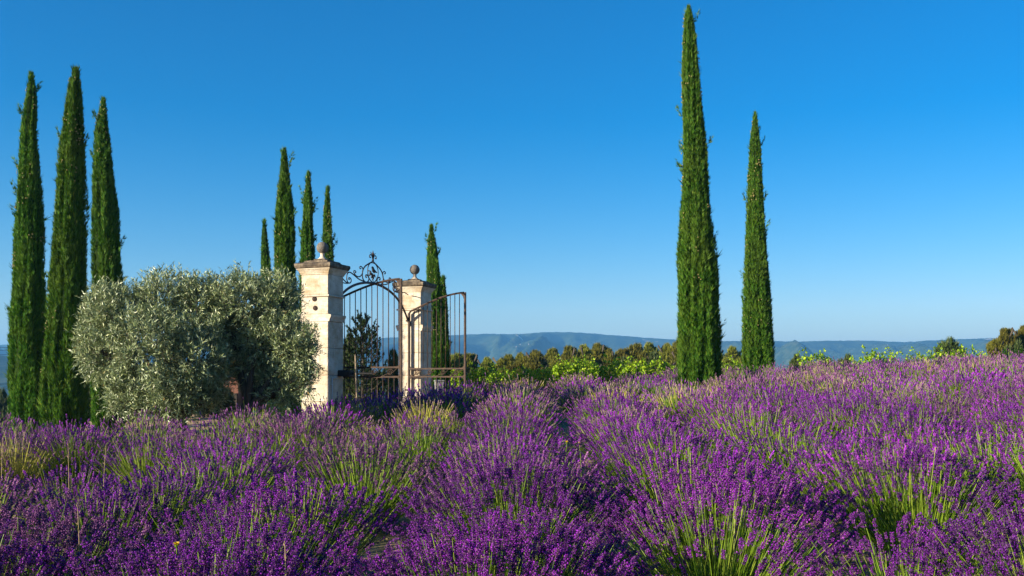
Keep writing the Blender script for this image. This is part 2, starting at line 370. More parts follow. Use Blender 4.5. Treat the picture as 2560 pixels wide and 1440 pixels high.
def cliffs():   # pale rock faces in the gully of the far ridge
    for px, py, w, h in ((1270, 852, 10, 9), (1276, 857, 6, 12), (1287, 848, 7, 6), (1303, 863, 9, 4), (1323, 864, 5, 5), (1290, 868, 5, 4)):
        best = None
        for r in hill_rows[:52]:
            X, D, Z = r.T; sx = 1280 + F * X / D; sy = HZ - F * Z / D
            e = np.hypot(sx - px, sy - py); q = int(e.argmin())
            if best is None or e[q] < best[0]: best = (e[q], r[q])
        p = best[1]; s = p[1] / F; mb = MB()
        V = [(0, -4, 0)]
        n = 11
        for k in range(n):
            a = k / n * 6.283; q = random.uniform(.6, 1.1)
            V.append((math.cos(a) * w / 2 * s * q, 6, math.sin(a) * h / 2 * s * q))
        mb.add(V, np.array([[0, 1 + (k + 1) % n, 1 + k] for k in range(n)]))
        o = mb.build('cliff', M_cliff, None, False, p + np.array([0, -4, 0])); o['kind'] = 'structure'
cliffs()

# ------------------------------------------------------------------ stone pillars
gdir = np.array([.3315, .9434]); pdir = np.array([.9434, -.3315])
CL = np.array([-3.41, 18.0]); CR = np.array([-2.11, 21.7])
RZ = -math.atan2(gdir[0], gdir[1])
HW = .272
def pillar(c, label, rosettes):
    t = thing('stone_pillar', label, 'pillar', (c[0], c[1], 0), RZ, 'stone pillars of the gate')
    zs = [gz(*c) - .12, -.935, -.46, .014, .494, .967]
    for k in range(5):
        mb = MB(); block(mb, HW + random.uniform(-.002, .002), HW + random.uniform(-.002, .002), zs[k] + .003, zs[k + 1] - .003, .009); mb.build('stone_block', M_stone, t)
    mb = MB(); loft(mb, [(HW - .012, zs[0] + .01), (HW - .012, 1.79)], .004); mb.build('mortar_core', M_mortar, t)
    mb = MB()   # broken string course: proud on the flanks only, cut flush on the front
    loft(mb, [(HW, HW, .9685), (HW + .022, HW, .972), (HW + .03, HW, 1.01), (HW + .042, HW, 1.03), (HW + .055, HW, 1.06), (HW + .055, HW, 1.088), (HW, HW, 1.098)], .004)
    mb.build('string_course', M_stone, t)
    mb = MB(); block(mb, HW, HW, 1.0995, 1.404); mb.build('stone_block', M_stone, t)
    mb = MB(); loft(mb, [(HW + .004, 1.4055), (HW + .026, 1.41), (HW + .03, 1.425), (HW + .02, 1.44), (HW + .004, 1.4465)], .004); mb.build('string_course', M_stone, t)
    mb = MB(); block(mb, HW, HW, 1.448, 1.80); mb.build('stone_block', M_stone, t)
    mb = MB(); loft(mb, [(HW + .002, 1.8015), (HW + .012, 1.803), (HW + .014, 1.825), (HW + .022, 1.828), (HW + .03, 1.85), (HW + .05, 1.88), (HW + .066, 1.895), (HW + .068, 1.91)], .005); mb.build('cornice', M_stone, t)
    mb = MB(); loft(mb, [(HW + .07, 1.911), (HW + .084, 1.922), (HW + .094, 1.945), (HW + .098, 1.962), (HW + .098, 1.992), (HW + .09, 2.0), (.262, 2.024), (.25, 2.027)], .012)
    # knock the edges about a little
    V = np.concatenate(mb.v); mb.v = [V + rng.normal(0, .0035, V.shape)]
    mb.build('cap_slab', M_lichen, t)
    mb = MB(); loft(mb, [(.24, 2.024), (.238, 2.052), (.225, 2.058), (.13, 2.074)], .01); mb.build('cap_step', M_lichen, t)
    mb = MB(); loft(mb, [(.118, 2.070), (.116, 2.094), (.108, 2.098)], .008); mb.build('plinth', M_lichen, t)
    mb = MB(); lathe(mb, [(.098, 2.097), (.094, 2.104), (.07, 2.116), (.048, 2.138), (.037, 2.165), (.036, 2.19), (.042, 2.205), (.05, 2.215)], 24); mb.build('ball_neck', M_stone, t, True)
    mb = MB(); a = np.linspace(-np.pi / 2 + .02, np.pi / 2 - .001, 18); lathe(mb, [(.108 * math.cos(q), 2.307 + .108 * math.sin(q)) for q in a], 28); mb.build('ball', M_ball, t, True)
    if rosettes:
        for (lx, z) in ((-.004, 1.367), (.012, 1.205)):
            mb = MB()
            lathe(mb, [(.043, 0), (.043, .008), (.03, .012), (.012, .02), (.001, .024)], 16)
            for q in range(8):
                an = q / 8 * 6.283; lathe(mb, [(.0125, 0), (.0125, .012), (.008, .018), (.001, .02)], 8, (.033 * math.cos(an), .033 * math.sin(an), 0))
            mb.build('rosette', M_rust, t, False, (lx, -HW - .001, z), (math.radians(90), 0, 0))
    return t
pillar(CL, 'nearer cream limestone gate pillar with ball finial and two iron rosettes', True)
pillar(CR, 'farther cream limestone gate pillar with ball finial, behind the open gate leaf', False)

# ------------------------------------------------------------------ wrought iron overthrow between the pillars
def overthrow():
    mid = (CL + CR) / 2
    t = thing('gate_overthrow', 'dark wrought iron arch with scrolled crest spanning between the two stone pillars', 'ironwork', (mid[0], mid[1], 0), RZ)
    # local: y runs along the gate line, x across, z up; u is measured from the middle
    half = 3.92 / 2 - HW
    u = np.linspace(-half, half, 41)
    za = 1.84 - .17 * u ** 2 - .012 * u ** 6
    mb = MB(); tube(mb, np.stack([0 * u, u, za], 1), .026, 6, ((1, 0, 0), .8)); mb.build('arch_bar', M_iron, t)
    def pq(x, y): return ((x - 672) / 419.0, 2.621 - y / 906.5)
    def scroll(name, pts, r=.013, mirror=True, taper=True):
        for s in ((1, -1) if mirror else (1,)):
            c = np.array([(0, s * pq(*p)[0], pq(*p)[1]) for p in pts]); c = smooth_curve(c, 5)
            rr = np.full(len(c), r)
            mb = MB(); tube(mb, c, rr, 6, ((1, 0, 0), .75)); mb.build(name, M_iron, t, True)
    scroll('ogee_scroll', [(672, 285), (655, 325), (600, 370), (535, 430), (498, 500), (485, 580), (492, 650), (515, 695), (548, 712), (580, 695), (598, 650), (590, 605), (565, 580), (543, 592), (545, 618), (560, 622)], .015)
    scroll('oval_hoop', [(672, 340), (630, 350), (598, 395), (580, 460), (580, 540), (598, 615), (632, 670), (672, 692)], .012)
    scroll('side_scroll', [(462, 490), (448, 492), (440, 475), (450, 455), (472, 455), (490, 480), (492, 540), (468, 605), (428, 640), (385, 635), (352, 605), (338, 570), (350, 550), (372, 555), (374, 578), (360, 582)], .012)
    scroll('foot_scroll', [(545, 712), (490, 700), (420, 678), (355, 635), (300, 600), (265, 595), (235, 625), (224, 690), (232, 752), (256, 782), (286, 768), (298, 728), (285, 695), (262, 690), (254, 710), (268, 720)], .013)
    scroll('tail_scroll', [(135, 672), (160, 722), (205, 768), (250, 788)], .012)
    scroll('tail_scroll', [(-10, 800), (60, 775), (120, 780), (180, 795), (240, 792)], .011)
    scroll('end_scroll', [(-60, 920), (-40, 850), (-65, 815), (-100, 830), (-100, 870), (-75, 875)], .011)
    scroll('leaf_curl', [(668, 270), (650, 215), (628, 203), (612, 225), (616, 255), (634, 250)], .012)
    scroll('leaf_blade', [(668, 235), (655, 195), (640, 172), (626, 162)], .008)
    mb = MB(); lathe(mb, [(.012, 2.29), (.022, 2.35), (.030, 2.395), (.022, 2.43), (.012, 2.455), (.0015, 2.495)], 8); mb.build('spear_tip', M_rust, t)
    mb = MB(); lathe(mb, [(.018, 2.285), (.024, 2.30), (.018, 2.315)], 10); mb.build('collar', M_iron, t)
    # little iron bird standing on the vine
    out = [(646, 424), (662, 404), (676, 412), (684, 432), (700, 455), (722, 478), (748, 500), (740, 508), (716, 506), (694, 520), (674, 508), (660, 486), (655, 452), (652, 434)]
    V = []; n = len(out)
    for xx in (.008, -.008):
        V += [(xx, *pq(*p)) for p in out]
    cen = np.mean([pq(*p) for p in out], axis=0)
    V += [(.026, cen[0], cen[1]), (-.026, cen[0], cen[1])]
    Ft = [[2 * n, k, (k + 1) % n] for k in range(n)] + [[2 * n + 1, n + (k + 1) % n, n + k] for k in range(n)]
    Fq = [[k, n + k, n + (k + 1) % n, (k + 1) % n] for k in range(n)]
    mb = MB(); mb.add(V, [np.array(Ft), np.array(Fq)])
    tube(mb, [(0, *pq(690, 515)), (0, *pq(694, 545))], .004, 5); mb.build('bird', M_iron, t)
    sp = []
    a = np.linspace(-1.5, 1.5, 5)
    for q, (gx, gy) in enumerate([(602, 498), (622, 505), (640, 520), (655, 535), (640, 550), (625, 562), (612, 545), (650, 562), (668, 550), (686, 560), (700, 572), (660, 578), (642, 585), (678, 585), (694, 592), (660, 602), (676, 608), (645, 608), (668, 626), (684, 622), (674, 645), (610, 575), (705, 555)]):
        mb = MB(); y, z = pq(gx, gy); xx = random.uniform(-.012, .012)
        lathe(mb, [(.0165 * math.cos(v) + .0005, .0165 * math.sin(v)) for v in a], 8); mb.build('grape', M_iron, t, True, (xx, y, z))
    mb = MB(); tube(mb, smooth_curve([(0, *pq(*p)) for p in [(612, 520), (650, 555), (700, 560), (722, 590), (735, 620), (712, 660)]], 4), .006, 5); mb.build('vine_stem', M_iron, t)
    mb = MB(); tube(mb, smooth_curve([(0, *pq(*p)) for p in [(668, 640), (680, 660), (672, 690)]], 4), .006, 5); mb.build('vine_stem', M_iron, t)
overthrow()

# ------------------------------------------------------------------ gate leaves
def gate_leaf(hinge, ang, Wd, label, zb):
    t = thing('gate_leaf', label, 'gate', (hinge[0], hinge[1], 0), ang, 'open leaves of the iron gate')
    def top(w): return 1.36 + .375 * math.sin(min(1, (w / Wd)) * math.pi / 2 * .98) ** 1.05
    mb = MB(); box(mb, (.02, 0, (zb + 1.34) / 2), (.04, .04, 1.34 - zb)); mb.build('hinge_stile', M_rust, t)
    mb = MB(); box(mb, (Wd - .022, 0, (zb + 1.737) / 2), (.036, .04, 1.737 - zb)); mb.build('meeting_stile', M_rust, t)
    w = np.linspace(.0, Wd - .05, 26)
    P = [(q, 0, top(q)) for q in w]; P = [(.012, 0, 1.22), (.012, 0, 1.3)] + P[1:]
    mb = MB(); tube(mb, smooth_curve(P, 2), .021, 6, ((0, 1, 0), .9)); mb.build('top_rail', M_rust, t)
    for z in (.155, -.015, zb + .06):
        mb = MB(); box(mb, ((.04 + Wd - .045) / 2, 0, z), (Wd - .085 - .004, .03, .032)); mb.build('rail', M_rust, t)
    nb = 11
    for k in range(nb):
        q = .04 + (Wd - .085) * (k + 1) / (nb + 1)
        mb = MB(); tube(mb, [(q, 0, .171), (q, 0, top(q) - .01)], .0085, 7); mb.build('bar', M_barmat, t, True)
        mb = MB(); tube(mb, [(q, 0, zb + .07), (q, 0, -.03)], .0085, 7); mb.build('bar', M_barmat, t, True)
    ns = 4
    for k in range(ns):   # running scrolls between the two rails
        c0 = .06 + (Wd - .13) * (k + .5) / ns
        pts = []
        for v in np.linspace(0, 1, 22):
            a = math.radians(200 - 560 * v); r = .016 + .046 * v
            pts.append((c0 + r * math.cos(a), 0, .066 + r * math.sin(a)))
        pts += [(c0 - .085, 0, .03), (c0 - .13, 0, .0055), (c0 - .16, 0, .006)]
        pts = [p for p in pts if p[0] > .045]
        mb = MB(); tube(mb, smooth_curve(pts, 2), .0085, 6, ((0, 1, 0), 1.6)); mb.build('scroll', M_rust, t, True)
        mb = MB(); tube(mb, smooth_curve([(c0 + .062, 0, .07), (c0 + .09, 0, .10), (c0 + .13, 0, .132), (c0 + .17, 0, .138)], 4)[:-3], .007, 6, ((0, 1, 0), 1.6)); mb.build('scroll', M_rust, t, True)
    for (q, s) in ((.04, 1), (Wd - .045, -1)):
        for z, sz in ((.172, 1), (-.032, -1), (.138, -1), (.002, 1)):
            L = .075 if abs(z - .155) > .016 and z in (.172, -.032) else .05
            pr = [(0, 0)] + [(L * (1 - math.sin(v)), L * (1 - math.cos(v))) for v in np.linspace(0, math.pi / 2, 6)]
            V = [(q + s * a, yy, z + sz * b) for yy in (-.006, .006) for a, b in pr]; n = len(pr)
            mb = MB(); mb.add(V, [np.array([[0, k, k + 1] for k in range(1, n - 1)] + [[n, n + k + 1, n + k] for k in range(1, n - 1)]), np.array([[k, (k + 1) % n, n + (k + 1) % n, n + k] for k in range(n)])])
            mb.build('gusset', M_rust, t)
    V = [(Wd - .045 - a, yy, 1.722 - b) for yy in (-.006, .006) for a, b in ((0, 0), (.1, .0), (.06, .03), (.02, .075), (0, .14))]
    mb = MB(); mb.add(V, [np.array([[0, 1, 2, 3, 4], [9, 8, 7, 6, 5]]), np.array([[k, (k + 1) % 5, 5 + (k + 1) % 5, 5 + k] for k in range(5)])]); mb.build('gusset', M_rust, t)
    for z in (1.18, -.3):
        mb = MB(); box(mb, (-.03, 0, z), (.06, .02, .035)); mb.build('hinge', M_rust, t)
HL = CL + gdir * .33; HR = CR - gdir * .33
gate_leaf(HL, math.atan2(pdir[1], pdir[0]), 1.42, 'open gate leaf of vertical iron bars hinged to the nearer stone pillar', -.85)
gate_leaf(HR, math.radians(-27), 1.42, 'open gate leaf of rusty iron bars hinged to the farther stone pillar', -.75)

def gate_fittings():
    def loc(lx, ly): return CL + pdir * lx + gdir * ly
    b = loc(HW, .14)
    t = thing('gate_opener', 'black box of the gate opener fixed to the nearer pillar', 'gate opener', (b[0], b[1], .05), RZ)
    mb = MB(); loft(mb, [(.12, .07, -.058), (.13, .08, -.05), (.13, .08, .04), (.12, .07, .055)], .01, .12, 0); mb.build('motor_box', M_black, t)
    mb = MB(); tube(mb, [(.24, 0, -.005), (.62, .07, -.005)], .022, 8); mb.build('arm', M_black, t)
    mb = MB(); box(mb, (-.0, 0, -.0), (.02, .12, .1)); mb.build('bracket', M_black, t)
    c = loc(HW + .014, -.16)
    t = thing('conduit_pipe', 'thin pale conduit running down the shaded face of the nearer pillar', 'pipe', (c[0], c[1], 0), RZ)
    z0 = gz(*c); mb = MB(); tube(mb, [(0, 0, z0), (0, 0, -.06), (0, .02, -.035), (0, .16, -.033)], .011, 8); mb.build('pipe', M_grey, t, True)
    for z in (-.15, -.5):
        mb = MB(); box(mb, (-.004, 0, z), (.016, .05, .02)); mb.build('clip', M_grey, t)
    p = at(891, 940, 17.25); z0 = gz(p[0], p[1])
    t = thing('wooden_stake', 'slim weathered wooden stake standing before the gate leaf', 'stake', (p[0], p[1], z0))
    zt = (HZ - 886) / F * 17.25 - z0
    mb = MB(); tube(mb, [(0.02, 0, -.1), (.008, 0, zt * .5), (-.008, 0, zt * .8), (-.018, 0, zt - .02), (-.02, 0, zt)], [.02, .019, .018, .014, .006], 7); mb.build('shaft', M_wood, t)
    for q in (.45, .7): 
        mb = MB(); tube(mb, [(0, 0, zt * q), (-.025, -.01, zt * q + .03)], [.008, .004], 5); mb.build('knot', M_wood, t)
    p = at(1098, 958, 23); z0 = gz(p[0], p[1])
    t = thing('meter_box', 'small grey utility box low behind the farther gate leaf', 'box', (p[0], p[1], z0), .2)
    zt = (HZ - 950) / F * 23 - z0
    mb = MB(); loft(mb, [(.1, .08, 0), (.1, .08, zt - .03)], .006); mb.build('cabinet', M_dullgrey, t)
    mb = MB(); loft(mb, [(.115, .095, zt - .029), (.115, .095, zt - .01), (.1, .08, zt)], .006); mb.build('lid', M_dullgrey, t)
    # low red-brown building behind the olive trees
    p = at(565, 960, 26); z0 = gz(p[0], p[1]) - .3
    t = thing('low_shed', 'low red-brown rendered shed glimpsed under the olive branches', 'shed', (p[0], p[1], z0), .12)
    H = (HZ - 948) / F * 26 - z0
    mb = MB(); box(mb, (.0, .6, H / 2), (.62, 1.2, H)); mb.build('wall', M_oxide, t)
    mb = MB(); loft(mb, [(.36, .66, H + .002), (.36, .66, H + .035), (.33, .63, H + .05)], .01, .0, .6); mb.build('roof', M_oxide, t)
    mb = MB(); box(mb, (.15, -.012, H * .35), (.25, .02, H * .7)); mb.build('door', M_bark, t)
gate_fittings()

# ------------------------------------------------------------------ cypresses
BLADE = np.array([[-.5, 0, 0], [.5, 0, 0], [.32, .08, .55], [-.32, .08, .55], [0, .0, 1.0]])
BLADE_F = [np.array([[0, 1, 2, 3]]), np.array([[3, 2, 4]])]
# a spray: three narrow blades fanned out
def spray_template():
    V = []; t = []
    for k, (a, l, w, y) in enumerate(((0, 1, .135, 0), (.32, .8, .12, .08), (-.28, .75, .12, -.07))):
        c, sn = math.cos(a), math.sin(a); b = len(V)
        for x, z in ((-.5, 0), (.5, 0), (0, 1)):
            X, Z = x * w, z * l; V.append((c * X + sn * Z, y * z, -sn * X + c * Z))
        t.append([b, b + 1, b + 2])
    return np.array(V), [np.array(t)]
SPRAY_V, SPRAY_F = spray_template()
def cypress(sil, D, label, n, seed, lean=0.0):
    global rng
    rng = np.random.default_rng(seed); n = int(n * 2.7)
    s = np.array(sil, float)     # rows (y, left, right) from top to bottom
    zt = (HZ - s[:, 0]) / F * D; rc = (s[:, 2] - s[:, 1]) / 2 / F * D; xc = ((s[:, 1] + s[:, 2]) / 2 - 1280) / F * D
    X0 = xc[-1]; zb = gz(X0, D)
    zt = np.append(zt, zb); rc = np.append(rc, rc[-1] * .86); xc = np.append(xc, xc[-1])
    o = np.argsort(zt); zt, rc, xc = zt[o], rc[o], xc[o] - X0
    H = zt[-1] - zb
    t = thing('cypress_tree', label, 'tree', (X0, D, zb), 0, 'Italian cypresses')
    R = lambda z: np.interp(z + zb, zt, rc); C = lambda z: np.interp(z + zb, zt, xc)
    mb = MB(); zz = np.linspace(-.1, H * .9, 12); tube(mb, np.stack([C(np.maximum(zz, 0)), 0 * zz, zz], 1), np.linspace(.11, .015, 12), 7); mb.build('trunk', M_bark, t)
    # dense inner mass of twigs
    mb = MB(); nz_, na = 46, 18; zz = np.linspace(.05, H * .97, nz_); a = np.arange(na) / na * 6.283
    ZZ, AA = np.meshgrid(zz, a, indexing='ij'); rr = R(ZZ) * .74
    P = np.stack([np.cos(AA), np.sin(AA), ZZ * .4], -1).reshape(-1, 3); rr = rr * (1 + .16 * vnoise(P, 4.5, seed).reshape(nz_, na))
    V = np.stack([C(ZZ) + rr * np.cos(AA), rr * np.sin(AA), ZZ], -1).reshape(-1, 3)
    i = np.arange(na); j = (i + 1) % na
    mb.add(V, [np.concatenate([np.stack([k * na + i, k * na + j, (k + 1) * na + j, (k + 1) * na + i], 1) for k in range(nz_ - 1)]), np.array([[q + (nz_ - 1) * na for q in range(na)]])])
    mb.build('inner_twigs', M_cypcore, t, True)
    # tufts: vertical plumes on the outside, each with many sprays
    zg = np.linspace(0, 1, 400); wgt = R(zg * H) + .04; cdf = np.cumsum(wgt); cdf /= cdf[-1]
    z = np.interp(rng.random(n), cdf, zg) * H
    ang = rng.random(n) * 6.283
    P = np.stack([np.cos(ang), np.sin(ang), z * .32], 1)
    lump = vnoise(P, 5.5, seed + 1) * .14 + vnoise(P * np.array([1, 1, .6]), 13, seed + 2) * .12
    dep = rng.random(n) ** 1.6
    r = np.maximum(R(z) * (.985 + lump - .25 * dep) - .035, .012)
    L = (.075 + .068 * rng.random(n)) * np.clip(.65 + R(z) * .8, .6, 1.1)
    wild = rng.random(n) < .008
    L = np.where(wild, L * 1.8, L)
    d = np.stack([np.cos(ang) * .28, np.sin(ang) * .28, np.ones(n)], 1) + rng.normal(0, .16, (n, 3))
    d[wild, :2] += np.stack([np.cos(ang), np.sin(ang)], 1)[wild] * rng.uniform(.1, .7, wild.sum())[:, None]
    T = np.stack([C(z) + r * np.cos(ang), r * np.sin(ang), z - L * .3], 1)
    Mx = frames(d, rng.random(n) * 6.283) * L[:, None, None]
    mb = MB().inst(SPRAY_V, SPRAY_F, Mx, T)
    # leader at the tip
    k = 50; zz = H - .3 * rng.random(k) ** 1.4
    d = np.stack([rng.normal(0, .18, k), rng.normal(0, .18, k), np.ones(k)], 1)
    mb.inst(SPRAY_V, SPRAY_F, frames(d, rng.random(k) * 6.28) * .2, np.stack([C(zz) + rng.normal(0, .02, k), rng.normal(0, .02, k), zz - .12], 1))
    # side shoots that break the outline
    for q in range(int(H * 2.6)):
        z0 = rng.uniform(.12, .97) * H; a = rng.random() * 6.283; r0 = R(z0) * .82
        ln = rng.uniform(.05, .19); ux, uy = math.cos(a), math.sin(a); k = 26; v = rng.random(k)
        T = np.stack([C(z0) + ux * (r0 + ln * .75 * v), uy * (r0 + ln * .75 * v), z0 + ln * 1.0 * v + .1 * v ** 2], 1) + rng.normal(0, .018, (k, 3))
        d = np.stack([np.full(k, ux * .55), np.full(k, uy * .55), np.ones(k)], 1) + rng.normal(0, .38, (k, 3))
        mb.inst(SPRAY_V, SPRAY_F, frames(d, rng.random(k) * 6.28) * .10, T)
    mb.build('crown', M_cyp, t, False, kind='stuff')
    # round cones in clusters
    mb = MB(); m = int(H * 16); cz = np.repeat(rng.uniform(.15, .98, m // 4) * H, 4) + rng.normal(0, .1, m // 4 * 4); ca = np.repeat(rng.random(m // 4) * 6.283, 4) + rng.normal(0, .25, m // 4 * 4)
    rr = R(np.clip(cz, 0, H)) * .99
    oc = np.array([[1, 0, 0], [0, 1, 0], [-1, 0, 0], [0, -1, 0], [0, 0, 1], [0, 0, -1.]]) * .016
    of = np.array([[0, 1, 4], [1, 2, 4], [2, 3, 4], [3, 0, 4], [1, 0, 5], [2, 1, 5], [3, 2, 5], [0, 3, 5]])
    k = len(cz); mb.inst(oc, of, np.repeat(np.eye(3)[None], k, 0), np.stack([C(cz) + rr * np.cos(ca), rr * np.sin(ca), np.clip(cz, .1, H - .05)], 1))
    mb.build('cones', M_cone, t, False, kind='stuff')
    return t
CY = [
 ([(180, 76, 80), (215, 68, 90), (250, 62, 93), (330, 50, 93), (400, 46, 98), (600, 38, 108), (800, 30, 112), (950, 28, 117), (1040, 28, 115)], 20.0, 'leftmost cypress of the tall trio at the left edge', 15000),
 ([(168, 187, 193), (205, 172, 203), (260, 163, 207), (400, 147, 212), (600, 135, 212), (800, 120, 212), (950, 105, 213), (1030, 103, 215)], 18.7, 'middle and broadest cypress of the tall trio at the left edge', 15500),
 ([(244, 256, 262), (275, 246, 268), (330, 236, 272), (450, 233, 288), (600, 231, 300), (750, 230, 307), (1020, 226, 312)], 21.5, 'shortest cypress of the left trio, rising directly behind the olive trees', 14000),
 ([(370, 709, 713), (400, 700, 722), (430, 697, 726), (520, 688, 735), (600, 684, 738), (700, 682, 741), (850, 676, 752), (990, 668, 758)], 21.8, 'tallest cypress directly left of the nearer stone pillar', 12000),
 ([(428, 769, 773), (465, 762, 779), (500, 757, 784), (600, 752, 787), (750, 748, 790), (960, 745, 796)], 27.0, 'slender cypress top just left of the nearer pillar ball finial', 9000),
 ([(465, 818, 822), (500, 811, 827), (540, 807, 830), (620, 805, 834), (750, 800, 838), (960, 795, 843)], 30.0, 'slender cypress top directly behind the nearer pillar ball finial', 8000),
 ([(548, 659, 662), (575, 654, 668), (600, 652, 671), (690, 650, 680), (800, 646, 684), (960, 640, 690)], 32.0, 'shortest thin cypress top left of the pillar, between olive and tall cypress', 6000),
 ([(562, 1076, 1079), (590, 1070, 1088), (620, 1068, 1095), (700, 1066, 1103), (800, 1070, 1110), (960, 1072, 1120)], 26.5, 'cypress rising behind the farther stone pillar', 9000),
 ([(690, 1106, 1110), (725, 1100, 1116), (760, 1098, 1120), (850, 1097, 1124), (960, 1095, 1127)], 27.5, 'small cypress close beside the one behind the farther pillar', 5000),
 ([(14, 1719, 1724), (40, 1709, 1735), (100, 1706, 1745), (200, 1704, 1752), (300, 1704, 1758), (500, 1703, 1775), (700, 1698, 1794), (850, 1694, 1804), (965, 1692, 1808)], 21.0, 'tallest cypress of all, standing alone right of centre in the lavender', 21000),
 ([(280, 1886, 1890), (310, 1879, 1896), (350, 1873, 1901), (500, 1867, 1911), (650, 1861, 1920), (800, 1857, 1930), (930, 1854, 1935)], 26.0, 'shorter cypress to the right of the tallest one', 13000),
]
for i, (s_, D_, lb, n_) in enumerate(CY): cypress(s_, D_, lb, n_, 100 + i)

# ------------------------------------------------------------------ olive trees
LEAF_V = np.array([[0, 0, 0], [.11, .02, .4], [0, .0, 1.0], [-.11, .02, .4]]); LEAF_F = np.array([[0, 1, 2, 3]])
def olive(base_px, D, lobes, label, n_twigs, seed, trunk_pts, shadehole=None):
    global rng
    rng = np.random.default_rng(seed)
    X0 = (base_px - 1280) / F * D; z0 = gz(X0, D); t = thing('olive_tree', label, 'tree', (X0, D, z0), 0, 'silvery olive trees')
    org = np.array([X0, D, z0])
    L = [(at(px, py, D + dy) - org, rx / F * D, rz / F * D) for px, py, rx, rz, dy in lobes]
    mb = MB()
    P0 = np.array([0, 0, -.1]); fork = np.array(trunk_pts[-1])
    tube(mb, smooth_curve([P0] + [np.array(q) for q in trunk_pts], 4), np.linspace(.13, .085, 4 * len(trunk_pts) + 1), 8)
    mb.build('trunk', M_bark, t, True)
    for c, rx, rz in L:
        mb = MB(); m = fork + (c - fork) * .5 + rng.normal(0, .08, 3); e = c + rng.normal(0, .1, 3)
        cv = smooth_curve([fork - (fork - P0) * .1, m, e], 5); tube(mb, cv, np.linspace(.05, .012, len(cv)), 6)
        for q in range(7):
            d = rdirs(1)[0]; d[2] = abs(d[2]); b = cv[rng.integers(4, len(cv))]; e2 = c + d * np.array([rx, rx, rz]) * .8
            tube(mb, smooth_curve([b, (b + e2) / 2 + rng.normal(0, .05, 3), e2], 4), np.linspace(.016, .004, 9), 5)
        mb.build('limb', M_bark, t, True)
    leaves = MB(); twigs = MB()
    for c, rx, rz in L:
        n = int(1.35 * n_twigs * rx * rz / sum(a * b for _, a, b in L))
        u = rdirs(n); rad = (.5 + .5 * rng.random(n) ** .45)
        lump = 1 + .16 * vnoise(u * 2 + c, 4, seed)
        ok = vnoise(c + u * (rad * lump)[:, None] * np.array([rx, rx, rz]), 7, seed + 5) > -.7; u, rad, lump = u[ok], rad[ok], lump[ok]; n = len(u)
        B = c + u * (rad * lump)[:, None] * np.array([rx, rx * .95, rz])
        up = np.array([0, 0, 1.])
        d = u * .6 + np.where(B[:, 2:3] - c[2] > -.25 * rz, .75, -.25) * up + rng.normal(0, .3, (n, 3)); d /= np.linalg.norm(d, axis=1)[:, None]
        ln = rng.uniform(.16, .36, n) * np.where(u[:, 2] > .55, 1.25, 1.0)
        k = 15
        v = np.linspace(.05, 1, k)
        pos = B[:, None] + d[:, None] * (ln[:, None] * (v[None] - .45))[..., None] + np.array([0, 0, -.05]) * (v ** 2)[None, :, None]
        pos = pos.reshape(-1, 3)
        side = rdirs(n * k); dd = np.repeat(d, k, 0); side -= (side * dd).sum(1)[:, None] * dd; side /= np.linalg.norm(side, axis=1)[:, None]
        ld = dd * .75 + side * .75
        sz = rng.uniform(.05, .085, n * k)
        leaves.inst(LEAF_V, LEAF_F, frames(ld, rng.random(n * k) * 6.283) * sz[:, None, None], pos)
        tv = np.array([[-.5, 0, 0], [.5, 0, 0], [0, 0, 1]]); Mx = frames(d, rng.random(n) * 6.28); Mx = Mx * np.stack([np.full(n, .006), np.full(n, .006), ln], 1)[:, None, :]
        twigs.inst(tv, np.array([[0, 1, 2]]), Mx, B - d * (ln * .45)[:, None])
    leaves.build('crown', M_olive, t, False, kind='stuff'); twigs.build('twigs', M_bark, t, False, kind='stuff')
olive(455, 15.0, [(300, 790, 75, 75, 0), (420, 745, 85, 60, .2), (500, 760, 60, 65, .1), (270, 880, 70, 70, -.1), (380, 870, 95, 90, -.45), (480, 880, 75, 80, -.35), (330, 960, 70, 38, 0), (450, 965, 90, 45, -.2), (225, 840, 28, 60, 0), (250, 760, 30, 40, .1), (520, 955, 40, 45, .1), (500, 1000, 55, 30, .0), (320, 1005, 55, 26, .05), (410, 1010, 70, 26, -.1)],
      'broad silvery olive tree in front of the left cypress trio', 3900, 31, [(.02, 0, .25), (-.06, .05, .6)])
olive(608, 15.1, [(600, 745, 75, 62, 0), (690, 755, 60, 62, 0), (585, 835, 60, 60, .5), (680, 850, 75, 75, .15), (730, 860, 45, 70, -.2), (640, 910, 65, 40, .3), (770, 880, 22, 60, -.25), (765, 945, 22, 40, -.2), (560, 800, 40, 70, .3), (690, 940, 60, 40, .3), (585, 925, 40, 26, .4), (700, 985, 55, 32, .1)],
      'darker olive tree beside the nearer stone pillar, branches crossing its face', 2500, 32, [(.0, 0, .2), (-.03, 0, .45), (.06, .05, .7)])

